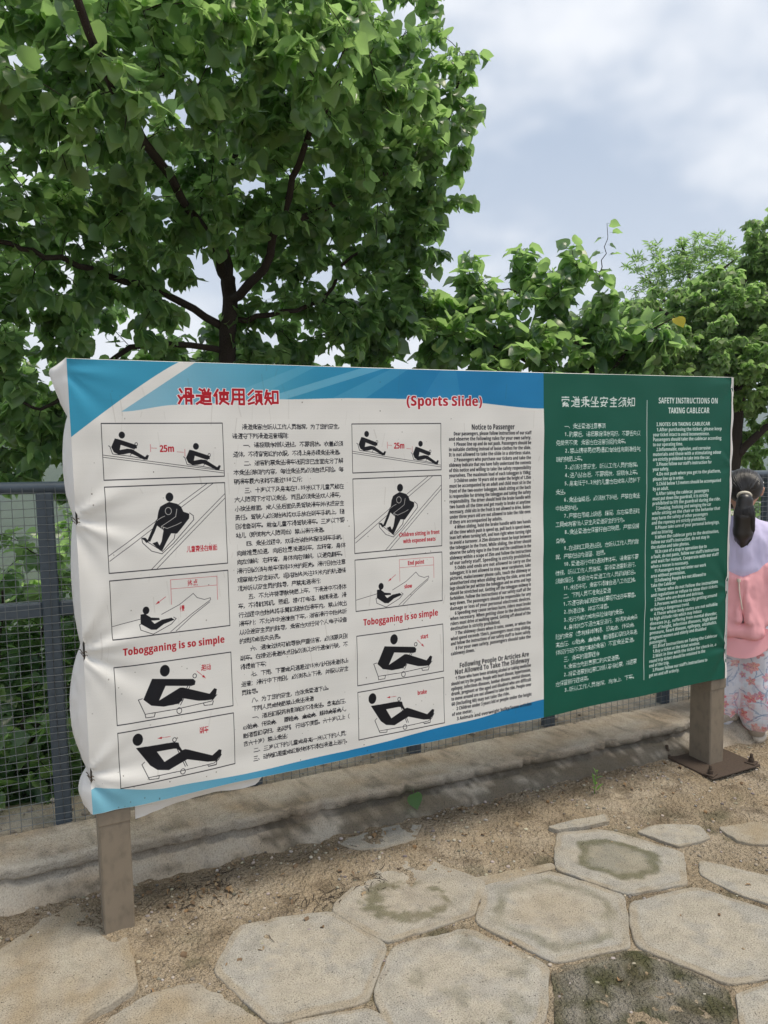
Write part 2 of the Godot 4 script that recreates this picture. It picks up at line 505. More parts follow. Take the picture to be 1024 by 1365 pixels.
func slab_mesh(pts: PackedVector2Array, kind: String, top: float, nz: FastNoiseLite) -> ArrayMesh:
	var mid := Vector2.ZERO
	for p in pts: mid += p / pts.size()
	# walk the outline evenly, with rounded corners and a ragged edge
	var total := 0.0
	for i in pts.size(): total += pts[i].distance_to(pts[(i + 1) % pts.size()])
	var seg := 72
	var rim := []
	for j in seg:
		var want := total * j / seg
		for i in pts.size():
			var l := pts[i].distance_to(pts[(i + 1) % pts.size()])
			if want <= l:
				rim.append(pts[i].lerp(pts[(i + 1) % pts.size()], want / l))
				break
			want -= l
	for r in 1:
		var sm := []
		for j in seg: sm.append((rim[(j + seg - 1) % seg] + rim[j] * 2.0 + rim[(j + 1) % seg]) / 4.0)
		rim = sm
	for j in seg:
		var dv: Vector2 = rim[j] - mid
		var rag := 0.008 * nz.get_noise_2d(rim[j].x * 2.5, rim[j].y * 2.5) + 0.003 * nz.get_noise_2d(rim[j].x * 12.0, rim[j].y * 12.0)
		if kind == "worn": rag *= 2.0
		rim[j] = mid + dv.normalized() * (dv.length() + 0.010 + rag * 0.8)
	var fr := [0.0, 0.06, 0.12, 0.18, 0.24, 0.30, 0.36, 0.42, 0.48, 0.54, 0.59, 0.64, 0.68, 0.72, 0.76, 0.80, 0.84, 0.88, 0.92, 0.96, 0.978, 0.990, 0.997, 1.0]
	var st := tool()
	st.set_smooth_group(0)
	var stone := Color(0.385, 0.355, 0.300)
	var light_stone := Color(0.480, 0.450, 0.390)
	var warm := Color(0.37, 0.305, 0.215)
	var moss := Color(0.125, 0.122, 0.065)
	for r in fr.size():
		for j in seg:
			var p: Vector2 = mid + (rim[j] - mid) * fr[r]
			var y: float = top + 0.0035 * nz.get_noise_2d(p.x * 2.0, p.y * 2.0 + 50.0) + 0.0012 * nz.get_noise_2d(p.x * 4.0, p.y * 4.0)
			if kind == "rubble": y += 0.010 * nz.get_noise_2d(p.x * 4.0, p.y * 4.0)
			if r == fr.size() - 3: y -= 0.0005
			if r == fr.size() - 2: y -= 0.005
			if r == fr.size() - 1: y = -0.07
			var a := nz.get_noise_2d(p.x * 0.9 + 7.0, p.y * 0.9)
			var b := nz.get_noise_2d(p.x * 1.7, p.y * 1.7 + 30.0)
			var c := stone.lerp(light_stone, clampf(0.45 + a * 1.1 + b * 0.5, 0, 1))
			var b2 := nz.get_noise_2d(p.x * 4.5, p.y * 4.5 + 60.0)
			c = c.lerp(Color(0.485, 0.43, 0.34), 0.5 * (1.0 - smoothstep(0.35, 0.85, fr[r] + 0.5 * a + 0.25 * b2)))
			c = c.lerp(Color(0.33, 0.315, 0.285), 0.5 * smoothstep(0.15, 0.45, a + 0.5 * b2 + 0.15))
			var f: float = fr[r] + 0.05 * b2 + 0.09 * nz.get_noise_2d(p.x * 2.2 + 80.0, p.y * 2.2) + 0.03 * b
			match kind:
				"ring": c = c.lerp(moss, 0.50 * smoothstep(0.60, 0.72, f) * (1.0 - smoothstep(0.76, 0.84, f)) * (0.7 + b)).lerp(warm, 0.4 * (1.0 - smoothstep(0.3, 0.6, f)))
				"dark_ring": c = c.lerp(moss, 0.72 * smoothstep(0.40, 0.54, f) * (1.0 - smoothstep(0.60, 0.66, f))).lerp(moss, 0.35 * (1.0 - smoothstep(0.5, 0.62, f)))
				"patch": c = c.lerp(moss, 0.75 * smoothstep(0.05, 0.28, 0.4 - absf(Vector2((p.x - 0.06) / 0.15, (p.y + 2.56) / 0.11).length() - 0.9) * 1.1 - 0.9 * maxf(0.0, p.x - 0.02 + (p.y + 2.56) * -1.0) + b2 * 0.35)).lerp(warm, 0.45 * clampf(a + 0.3, 0, 1))
				"stain": c = c.lerp(moss.lerp(stone, 0.45), 0.5 * smoothstep(0.08, 0.36, nz.get_noise_2d(p.x * 1.5, p.y * 1.5 + 11.0)))
				"worn": c = c.lerp(warm, clampf(0.55 + a + b * 0.4, 0, 1))
				"rubble": c = moss.lerp(stone, clampf(0.50 + b * 1.3, 0, 1)).lerp(Color(0.15, 0.12, 0.08), 0.4 * clampf(a * 2.0, 0, 1))
			if fr[r] > 0.9: c = c.lerp(warm, clampf(0.35 + b, 0, 0.6))           # sand worn into the joints
			st.set_color(c)
			st.add_vertex(Vector3(p.x, y, p.y))
	for r in fr.size() - 1:
		for j in seg:
			var j2 := (j + 1) % seg
			var p := r * seg
			# which way the outline turns decides the front
			var tris := [p + j, p + j2, p + seg + j2, p + j, p + seg + j2, p + seg + j]
			if Geometry2D.is_polygon_clockwise(pts): tris.reverse()
			for q in tris: st.add_index(q)
	st.generate_normals()
	return st.commit()

# ---------------------------------------------------------------- fence
func rail_y(y: float, s: float) -> float: return y - 0.0207 * (s - 0.18)

func build_fence() -> void:
	var f := thing("mesh_fence", "dark blue-grey steel fence with wire mesh behind the board", "fence")
	var first := -6
	var last := 12
	for k in range(first, last):
		var s := 0.212 + 0.785 * k
		var top := rail_y(1.48, s)
		var st := tool()
		var y0 := 0.10
		chamfer_box(st, Transform3D(Basis(KERB_ALONG, Vector3.UP, KERB_OUT), kerb_point(s, -0.30, (top + y0) / 2)), Vector3(0.062, top - y0, 0.05), 0.006)
		obj("post", done(st), M.fence, f)
	var s0 := 0.18 + 0.785 * first - 0.3
	var s1 := 0.18 + 0.785 * (last - 1) + 0.3
	var st := tool()
	tube(st, [kerb_point(s0, -0.30, rail_y(1.498, s0)), kerb_point(s1, -0.30, rail_y(1.498, s1))], [0.024, 0.024], 14)
	obj("top_rail", done(st), M.fence, f)
	for k in range(first, last - 1):
		var a := 0.212 + 0.785 * k + 0.031
		var b := a + 0.785 - 0.062
		var m := (a + b) / 2
		var r := tool()
		var dir := (KERB_ALONG - Vector3.UP * 0.0207).normalized()
		chamfer_box(r, Transform3D(Basis(dir, KERB_OUT.cross(dir), KERB_OUT), kerb_point(m, -0.30, rail_y(1.02, m))), Vector3(b - a, 0.058, 0.045), 0.006)
		obj("middle_rail", done(r), M.fence, f)
		# welded wire panel in front of the posts, a little bowed
		var w := tool()
		var n := 20
		for i in n + 1:
			var s := a - 0.031 + 0.785 * i / n
			var pts := []
			for j in 9:
				var y := lerpf(0.13, rail_y(1.50, s), j / 8.0)
				pts.append(kerb_point(s + 0.004 * sin(s * 7.0 + y * 5.0), -0.268 + 0.007 * fine.get_noise_2d(s * 0.3, y * 0.3), y))
			tube(w, pts, range(9).map(func(_i): return 0.0016), 3, false)
		var rows := 46
		for j in rows:
			var pts := []
			for i in 9:
				var s := a - 0.031 + 0.785 * i / 8.0
				var y := lerpf(0.135, rail_y(1.478, s), j / float(rows - 1))
				pts.append(kerb_point(s, -0.2655 + 0.007 * fine.get_noise_2d(s * 0.3, y * 0.3), y + 0.003 * sin(s * 9.0 + j)))
			tube(w, pts, range(9).map(func(_i): return 0.0016), 3, false)
		obj("wire_mesh", done(w), M.wire, f)

const CHINESE_SLIDE := """  滑道乘客应听从工作人员指挥，为了您的安全，
请遵守下列滑道运营规则：
  一、请按顺序排队进站，不要拥挤。衣着必须
适体，不得穿宽松的衣服，不得上身赤裸乘坐滑道。
  二、游客购票乘坐滑车说明您已全面充分了解
本乘坐须知的内容，每位乘坐员必须自担风险。每
辆滑车最大承载不超过150公斤；
  三、十岁以下及身高在1.35米以下儿童只能在
大人陪同下才可以乘坐，而且必须乘坐双人滑车，
小孩坐前面，成人坐后面负责驾驶滑车并承担安全
责任。驾驶人必须始终将双手放在刹车手柄上，随
时准备刹车。前座儿童不得驾驶滑车。三岁以下婴
幼儿（即使有大人陪同也）禁止滑行滑道。
  四、乘坐过程中，双手应该始终握住刹车手柄，
向前推是加速，向后拉是减速刹车，左转弯，身体
向左倾斜；右转弯，身体向右倾斜，以避免翻车。
滑行时必须与前车保持25米的距离。滑行时应注意
观察前方安全标识，视线始终关注25米内的轨道情
况并听从安全员的疏导，严禁高速滑行；
  五、不允许带零散物品上车，下滑途中不得停
车，不得戴耳机，照相，接/打电话，触摸滑道，滑
行过程中应始终将手臂和腿放在滑车内，禁止伸出
滑车外；不允许中途擅自下车，游客滑行中始终听
从沿途安全员的疏导，乘客应对任何个人电子设备
的损坏或丢失负责。
  六、速度过快可能导致严重伤害，必须要及时
刹车。在接近滑道终点时必须以步行速度行驶，不
得提前下车；
  七、下雨、下雪或风速超过15米/秒时滑道停止
运营；滑行中下雨时，必须停止下滑，并服从安全
员疏导。
  八、为了您的安全，应改乘索道下山。
  下列人员或物品禁止乘坐滑道
  一、酒后和服药有影响时不得乘坐。患高血压、
心脏病、传染病、 腰椎病、癫痫病、精神病等病人，
酗酒者和孕妇，老弱残 行动不便者。六十岁以上（
含六十岁）禁止乘坐；
  二、三岁以下的儿童或身高一米以下的人员；
  三、动物和超重或松散物体不得在滑道上运行。"""
const CHINESE_CABLE := """  一、乘坐索道注意事项
  1.购票后，请把票据保存完好，不要丢失以
免带来不便；乘客应在运营时间内乘车。
  2.禁止携带易燃易爆和腐蚀性有刺激性气
味的物品上车。
  3.必须注意安全，听从工作人员的指挥。
  4.进入站台后，不要拥挤，按顺序上车。
  5.身高低于1.3米的儿童应在成年人陪护下
乘坐。
  6.乘坐座椅后，必须放下护栏，严禁在乘坐
中抬起护栏。
  7.严禁在吊椅上吸烟、嬉闹、左右摇摆运载
工具或有害他人安全及索道安全的行为。
  8.乘坐索道应保管好自己物品，严禁投掷
杂物。
  9.在运载工具进站时，应听从工作人员的指
挥，严禁在站内逗留、拍照。
  10.索道运行中如遇故障停车，请乘客不要
惊慌，听从工作人员指挥，等待索道重新运行，
须救援时，乘客应与索道工作人员积极配合。
  11.未经许可，乘客不得擅自进入工作区域。
  二、下列人员不准乘坐索道
  1.不遵守秩序和规定或检票拒不出示车票者。
  2.饮酒过度、神志不清者。
  3.无行为能力或有危险倾向的乘客。
  4.身体状态不适应高空运行，有诱发疾病危
险的乘客（患有精神障碍、恐高症、传染病、
高血压、心脏病、癫痫病、酗酒者和孕妇及年老
体弱行动不便的高龄乘客）不宜乘坐索道。
  三、乘车的简要程序
  1.乘客应先到售票口购买索道票。
  2.持索道票到检票口排队等待检票，流程票
应保留到行程结束。
  3.听从工作人员指挥，有序上、下车。"""
const ENGLISH_SLIDE := """   Dear passengers, please follow instructions of our staff
and observe the following rules for your own safety.
   1 Please line up and do not push. Passengers should be
in suitable clothing instead of loose clothes for the slide.
It is not allowed to take the slide in a shirtless state.
   2 Passengers who purchase our tickets and take the
slideway indicate that you have fully understand the contents
of this notice and willing to take the safety responsibility
yourselves. The maximum load of each toboggan is 150kg;
   3 Children under 10 years old or under the height of 1.35m
must be accompanied by an adult and child must sit in the
front of the two-seater toboggan. Adult sitting at the back
is responsible for driving the toboggan and taking the safety
responsibility. The driver should hold the brake handle with
two hands all the time and get ready to brake at anytime
necessary, child sits in the front is not allowed to drive. Babies
under three years old are not allowed to take the ride even
if they are accompanied by adults.
   4 When sliding, hold the brake handle with two hands
all the time which push is speed up, pull back is speed down,
lean left when turning left, and lean right when turning right
to avoid a turnover. A 25m distance must be kept between
the toboggan in the front. While sliding, the driver should
observe the safety signs in the front and the conditions in the
slideway within a scope of 25m and follow the instructions
of our safety staff. Speeding is strictly prohibited.
   5 Odds and ends are not allowed to carry on the
toboggan; it is not allowed to stop, wear earphones, take
pictures, make/answer phone calls, touch the slideway or
unauthorized stop when sliding; during the slide, arms and
legs should be put within the toboggan and no arms and legs
should be stretched out. Getting off the toboggan midway is
forbidden. Follow the instructions of our safety staff all the
way down. The passengers should be responsible for any
damage or loss of your personal electronic devices.
   6 Speeding may cause serious harm, riders must brake
when necessary. When getting close to the destination,
riders must drive at walking speed. Getting off ahead of the
destination is strictly prohibited.
   7 The slideway closes when it rains, snows, or when the
wind speed exceeds 15m/s, passengers must stop sliding,
and follow the instructions of our safety staff to leave safely.
   8 For your own safety, passengers should take the
cableway down."""
const ENGLISH_BARRED := """   1 Those who have been drinking alcohol or taking medicine
should not try the game. People with heart disease, hypertension,
epilepsy, infectious diseases, lumbar disease, mental disease,
drunk, pregnant or the aged and disabled who are difficult
to move around are not allowed to take the ride. People over
60 (including 60) may not take the ride.
   2 Children under 3 years old or people under the height
of one meter.
   3 Animals and overweight bulky/loose articles"""
const ENGLISH_CABLE := """  1.After purchasing the ticket, please keep
your ticket intact to avoid inconvenience.
Passengers should take the cablecar according
to our operating time.
  2.Inflammable, explosive, and corrosive
materials and those with a stimulating odour
are strictly prohibited to take into the car.
  3.Please follow our staff's instruction for
your safety.
  4.Do not push when you get to the platform,
please line up in order.
  5.Child below 1.3 meters should be accompanied
by an adult.
  6.After taking the cablecar, passengers
must put down the guardrail, it is strictly
prohibited to lift the guardrail during the ride.
  7.Smoking, frolicing and swinging the car
while sitting on the chair or the behavior that
may harm the safety of other passengers
and the ropeway are strictly prohibited.
  8.Please take care of your personal belongings,
and no littering.
  9.When the cablecar gets to the destination,
follow our staff's instruction, do not stay in
the station and take photos.
  10.In case of a stop in operation due to
a fault, do not panic, follow our staff's instruction
and wait for restart. Cooperate with our staff
when a rescue is necessary.
  11.Passengers may not enter our work
area without permission.
  II.Following People Are not Allowed to
Take the Cablecar
  1.Those who do not follow the instructions
and regulations or refuse to show their tickets.
  2.Those who are drunk and delirious.
  3.Persons with no capacity getting around
or having a dangerous trend.
  4.Those whose body states are not suitable
to high altitude ride which may induce
diseases (e.g., suffering from mental disorder,
fear of height, infectious diseases, high blood
pressure, heart disease, epilepsy, alcoholics,
pregnant women and elderly and disabled
passengers).
  III.Brief Instructions on Taking the Cablecar
  1.Buy a ticket at the ticket window.
  2.Wait in line with the ticket for check-in, a
round trip ticket should be retained to the
end of the trip.
  3.Please follow our staff's instructions to
get on and off orderly."""

# ---------------------------------------------------------------- the printed face of the sign (flat print, in millimetres of the banner)
const PX := 2.0
var cv: Image
var strip: Image
var strip_col := Color(0, 0, 0, 0)
var atlases := {}

# strokes of simple characters on a ten by ten grid: points are column and row, joined by a dash
const STROKES := {
"一": "05-95", "二": "12-82 08-98", "三": "11-81 15-75 09-99", "十": "04-94 50-59", "七": "06-93 40-48-98-96", "八": "31-09 51-99", "儿": "30-36-09 60-69-99-97",
"人": "50-44-09 45-99", "入": "30-50-99 51-09", "大": "03-93 50-43-09 54-99", "小": "50-59-39 24-08 74-98", "木": "03-93 50-59 53-08 53-98", "米": "04-94 50-59 11-33 81-63 44-09 54-99",
"口": "11-81-88-18-11", "日": "10-80-89-19-10 15-85", "目": "10-80-89-19-10 13-83 16-86", "田": "10-80-89-19-10 15-85 50-59", "白": "50-42 12-82-89-19-12 15-85", "自": "40-32 12-82-89-19-12 14-84 16-86",
"土": "13-83 50-59 09-99", "士": "03-93 50-59 19-89", "工": "11-81 51-58 08-98", "王": "10-80 14-84 09-99 50-59", "车": "01-91 40-15-85 06-96 53-59", "门": "10-21 12-19 30-90-99-79",
"讠": "20-51 04-54-58-96", "氵": "30-72 04-46 09-85", "扌": "02-92 60-69-38 07-94", "亻": "80-04 53-59", "彳": "60-02 93-06 54-59", "女": "40-16-79 80-66-09 03-93", "阝": "10-19 10-80-54-76-58",
"忄": "50-59 13-16 73-84", "纟": "50-13-73-16-86 09-97", "辶": "20-41 04-34-37-09 28-59-99", "走": "11-51 30-37 04-64 46-66 16-09 07-59-99", "禾": "80-11 04-94 51-59 54-09 54-99", "火": "50-44-09 54-99 13-24 83-63",
"灬": "14-08 33-39 54-69 84-99", "心": "14-08 23-28-78-75 43-55 72-95", "月": "10-80-89-69 10-16-09 13-83 16-86", "宀": "40-53 09-04-94-98", "艹": "05-95 30-39 60-69", "⺮": "20-05 13-43 30-38 60-55 63-93 70-78",
"亠": "40-54 08-98", "冖": "09-04-94-98", "广": "40-52 03-93 13-17-09", "疒": "50-62 23-93 23-27-09 04-16 08-27", "厂": "01-91 11-17-09", "尸": "11-81-84-14 10-16-09", "户": "40-52 13-83-86-16 13-17-09",
"刂": "21-27 70-79-49", "攵": "30-06 13-93 73-09 34-99", "欠": "30-05 23-93-85 54-09 55-99", "页": "01-91 51-43 13-83 13-17 83-87 53-56-09 67-99", "贝": "10-80 10-17 80-87 42-46-09 67-99", "见": "10-80 10-16 80-86 42-45-09 55-59-99-97",
"马": "10-70-64 30-25-85-89-69 07-67", "又": "12-82-09 13-99", "寸": "03-93 70-79-49 25-47", "手": "70-11 14-84 07-97 50-59-39", "止": "50-58 55-95 14-18 08-98", "立": "40-52 13-83 24-37 74-67 09-99",
"子": "11-81-54 54-59-39 05-95", "山": "50-58 13-18-88-83", "石": "01-91 50-07 35-85-89-39-35", "力": "13-83-79-59 40-43-09", "刀": "11-81-79-59 40-44-09", "几": "20-25-09 20-70-79-99-97", "己": "11-81-84-14-18-98-96",
"已": "11-81-84-14 12-19-99-96", "也": "04-93-86 50-57 21-28-98-96", "巴": "10-80-84-14 50-54 10-18-98-96", "中": "12-82-86-16-12 50-59", "上": "50-58 54-94 08-98", "下": "01-91 50-59 53-85", "不": "01-91 60-07 54-59 55-97",
"方": "40-52 03-93 44-74-79-49 43-09", "云": "11-81 04-94 44-18-88 66-99", "元": "11-81 04-94 34-09 64-69-99-96", "示": "11-81 04-94 54-59-39 25-08 75-98", "礻": "40-52 13-83-07 55-59 55-87", "衤": "40-52 13-83-07 55-59 55-87 84-66",
"衣": "40-52 03-93 52-07 34-39-58 52-99 85-66", "戈": "03-93 40-59-99-97 85-38 71-82", "矢": "30-05 12-82 05-95 52-45-09 56-99", "失": "30-04 12-82 05-95 50-45-09 56-99", "夫": "11-81 04-94 50-44-09 55-99", "牛": "30-04 12-82 05-95 50-59",
"生": "30-04 13-83 16-86 09-99 50-59", "千": "80-11 04-94 51-59", "气": "30-04 12-92 24-84 06-76-79-99-97", "水": "50-59-39 13-43-08 84-56-99", "斤": "80-21 21-26-09 24-94 64-69", "才": "03-93 60-69-49 63-08", "丁": "01-91 51-59-39",
"了": "11-81-53-59-39", "个": "50-04 50-94 54-59", "以": "11-17-36 40-62 80-76-29 66-99", "为": "11-22 03-83-79-59 50-43-09 45-66", "五": "11-81 41-28 14-74-78 09-99", "四": "11-91-98-18-11 31-35-26 61-65-95", "与": "30-25-85-79-59 22-82 06-66",
"本": "02-92 50-59 52-07 52-97 37-67", "未": "12-82 04-94 50-59 54-09 54-99", "来": "11-81 04-94 50-59 22-33 82-63 54-09 54-99", "束": "01-91 13-83-86-16-13 50-59 56-09 56-99", "电": "12-82-86-16-12 14-84 50-58-98-96", "申": "12-82-87-17-12 14-84 50-59",
"用": "10-80-89-69 10-16-09 13-83 16-86 50-59", "内": "12-82-89-69 12-19 50-44-26 45-77", "冂": "10-19 10-90-99-79", "可": "01-91 71-79-59 14-44-47-17-14", "出": "50-59 11-14-84-81 06-09-99-96", "左": "02-92 40-09 35-85 65-68 28-98",
"右": "02-92 40-08 35-85-89-39-35", "在": "02-92 40-07 24-29 45-95 74-78 39-99", "有": "02-92 40-08 34-84-89-69 34-39 36-86", "存": "02-92 40-07 24-29 44-84-66 66-69-49 35-95", "年": "30-04 12-82 25-85 25-27 07-97 51-59", "并": "20-32 70-62 03-93 06-96 33-36-09 63-69",
"关": "20-32 70-62 13-83 05-95 53-55-09 55-99", "于": "11-81 04-94 50-59-39", "而": "01-91 51-43 13-19 13-83-89-79 33-38 63-68", "面": "01-91 51-43 13-93-99-19-13 33-39 63-69 35-65 37-67", "且": "20-70-79 20-29 23-73 26-76 09-99",
"耳": "01-91 20-27 70-79 23-73 25-75 08-97", "身": "40-31 21-71-79-59 21-26 23-73 25-75 06-96 76-09", "老": "12-72 40-45 05-95 81-09 46-76 35-39-99-97", "重": "80-11 02-92 14-84-86-16-14 50-59 17-87 09-99", "事": "01-91 22-72-73-23-22 50-59-39 05-95 14-84-87-17",
"更": "01-91 12-82-86-16-12 14-84 51-46-09 16-99", "吏": "02-92 13-83-86-16-13 50-46-09 16-99", "乘": "70-21 03-93 50-59 15-35 32-37 62-67-97 94-64 56-09 56-99", "坐": "20-04 24-45 70-55 74-95 50-59 16-86 09-99", "丢": "80-11 51-55 13-83 05-95 45-29-89 66-99",
"非": "30-39 02-32 04-34 07-37 60-69 62-92 64-94 67-97", "免": "30-04 21-71-53 13-83-86-16-13 46-09 56-59-99-97", "隹": "30-04 22-29 50-61 22-92 24-84 26-86 29-99 61-69", "羊": "20-32 70-62 13-83 15-85 08-98 53-59", "习": "11-81-89-69 23-44 27-65",
"弓": "11-81-84-14-17-87-79-59", "虫": "12-82-85-15-12 50-58 08-88 76-99", "⻊": "10-80-83-13-10 53-58 55-85 25-28 09-97", "酉": "01-91 13-83-89-19-13 31-36 61-65-85 17-87", "豆": "11-81 13-83-86-16-13 37-48 67-58 09-99",
"角": "30-04 21-61-53 13-83-89-69 13-16-09 15-85 17-87 53-57", "谷": "30-12 60-82 52-05 52-95 25-75-79-29-25", "巾": "12-18 12-82-88-68 50-59", "带": "02-92 20-24 50-54 70-74 05-95 27-77-79 27-29 55-59", "具": "10-80-86 10-16 12-82 14-84 06-96 37-09 57-99",
"至": "01-91 41-14-84 62-85 16-86 54-59 09-99", "骨": "20-70-74 20-24 42-74 05-04-94-95 25-75-79 25-29 27-77", "首": "20-32 70-62 03-93 14-84-89-19-14 16-86", "彡": "70-03 84-07 88-09", "糸": "40-13-73 62-16-86 56-59 37-19 67-89",
"冬": "30-05 22-72-06 23-97 45-66 37-78", "卜": "50-59 54-94", "罒": "11-91-99-19-11 41-49 71-79", "里": "10-80-85-15-10 13-83 50-59 17-87 09-99", "雨": "01-91 13-93-99-79 13-19 50-59 34-45 37-47 64-75 67-77", "䒑": "20-34 70-64 09-99", "乂": "80-09 10-99",
"夂": "40-05 33-83-09 34-99", "α": "10-24 40-54 80-65 09-99", "乍": "30-04 22-92 42-49 45-85 48-88", "匕": "10-18-98-95 82-15", "尔": "30-05 22-92-84 54-59-39 36-18 66-98", "勺": "30-05 22-92-89-69 44-56",
"青": "11-81 13-73 05-95 50-55 26-76-79 26-29 28-78", "歹": "01-91 40-05 33-83-09 25-46", "川": "20-26-09 50-58 80-89", "予": "11-81-53 35-64 05-95-83 54-59-39", "井": "12-82 06-96 30-35-09 60-69", "西": "01-91 13-93-99-19-13 31-38 61-68",
"齐": "40-52 03-93 73-15 23-85 35-09 65-69", "必": "14-08 23-28-78-75 40-52 82-95 80-09", "旦": "20-70-75-25-20 22-72 08-98", "牙": "11-81 21-15-85 61-69-49 55-09", "厶": "40-18-88 66-99", "β": "10-19 10-80-84-64 15-85-09 26-99", "γ": "30-26-09 60-69-49 11-05 81-95",
"每": "30-04 12-92 34-27-97 34-84-79-59 06-96 54-56", "风": "20-26-09 20-80-89-99 34-67 64-27", "佥": "50-04 50-94 34-64 16-27 46-57 86-68 09-99", "两": "01-91 13-93-99-79 13-19 31-34-27 61-64-57", "承": "21-71-54 54-59-39 34-64 36-66 13-08 82-64-99",
"夕": "40-05 32-82-09 34-55", "及": "21-71-54-84-09 30-25-09 35-99", "高": "40-51 02-92 33-63-65-35-33 16-96-99-79 16-19 37-67-69-37", "同": "10-90-99-79 10-19 32-72 34-74-77-37-34", "亥": "40-52 03-93 43-16-76-19 84-09 66-99",
"成": "03-93 13-17-09 15-45-47-37 50-68-98 84-48 71-82", "后": "80-21 21-26-09 23-93 35-85-89-39-35", "⺈": "30-09 22-72-58", "龶": "11-81 14-74 09-99 50-59", "史": "12-82-85-15-12 50-46-09 16-99", "壬": "80-11 04-94 51-59 19-89",
"丬": "60-69 21-33 09-55", "丙": "01-91 13-93-99-79 13-19 51-44-27 45-77", "冫": "20-62 08-84", "幺": "50-13-73-17-87 65-98", "艮": "11-81-85-15 13-83 11-19-48 84-57 45-99", "卩": "10-19 10-80-85-65", "亍": "11-81 04-94 64-69-49", "主": "40-52 12-82 15-85 09-99 52-59",
"向": "50-42 12-92-99-79 12-19 34-74-77-37-34", "疋": "01-91 51-58 54-84 24-28-09 28-59-99", "咸": "02-92 12-17-09 24-44 35-45-47-37 50-68-98 84-58 71-82", "专": "11-81 04-94 51-35-85-57 37-79", "亦": "40-51 03-93 34-08 64-69-49 15-07 85-97",
"余": "50-04 50-94 24-74 06-96 54-59 36-18 66-88", "斗": "30-42 13-34 06-96 70-79", "巨": "10-19 10-90 13-73-76-16 19-99", "离": "40-51 02-92 23-63 63-24 23-25-65-63 15-95-99-79 15-19 36-58-37", "戋": "12-82 05-95 40-59-99-97 86-38 70-81", "九": "13-73-79-99-97 40-34-09",
"严": "11-91 30-34 60-64 12-24 82-74 05-95 15-17-09", "午": "30-04 12-82 05-95 52-59", "令": "50-04 50-94 42-54 16-76-58 47-59", "勿": "30-05 22-92-89-69 43-07 63-28", "亭": "40-51 02-92 33-63-64-34-33 07-06-96-97 56-59-39", "共": "12-82 05-95 30-35 60-65 37-09 57-99",
"回": "10-90-99-19-10 33-63-66-36-33", "或": "03-93 14-44-46-16-14 08-47 50-68-98-96 84-58 71-82", "廿": "04-94 20-28-78-70", "夬": "12-82-85 05-95 50-44-09 55-99", "少": "50-55 23-05 73-95 84-09", "彐": "11-81-88-18 14-84", "串": "21-71-73-23-21 14-84-87-17-14 50-59",
"血": "50-32 13-83-88 13-18 33-38 63-68 09-99", "凶": "11-19-89-81 22-66 62-26", "耂": "12-72 40-45 05-95 80-19", "乃": "11-81-74-94-89-69 30-35-09", "今": "50-04 50-94 42-54 16-76-59", "饣": "40-04 22-82-64 34-39-86", "氐": "80-21 21-28-47 24-94 52-58-98 67-79",
"兰": "20-33 70-63 14-84 26-76 09-99", "因": "10-90-99-19-10 23-83 51-43-27 54-77", "缶": "30-03 12-82 04-94 50-58 15-18-88-85", "㠯": "10-80-84-14 15-85-89-19 10-19", "禺": "20-70-74-24-20 22-72 16-86-89-69 16-19 50-58-68", "亡": "40-52 03-93 13-18-98",
"求": "03-93 50-59-39 24-36 84-66 47-09 55-99 70-82", "爫": "90-12 14-28 44-48 84-69", "亼": "50-07 50-97 29-79", "区": "91-11-19-99 33-77 72-28", "无": "11-81 04-94 51-44-09 54-59-99-96", "发": "20-13-93 50-44-09 35-75-09 46-99 71-82",
"正": "11-81 51-58 54-84 24-28 08-98", "齿": "50-53 52-82 21-23 04-94 15-19-89-85 54-37 55-77", "先": "30-03 12-82 50-54 04-94 34-09 64-69-99-97", "买": "11-91-83 22-43 14-35 06-96 53-46-09 67-99", "丷": "20-38 70-58", "六": "40-52 04-94 35-19 65-89",
"，": "17-27-09", "、": "06-28", "。": "06-26-28-08-06", "：": "12-13 17-18", "；": "12-13 17-09", "（": "90-73-76-99", "）": "00-23-26-09"}

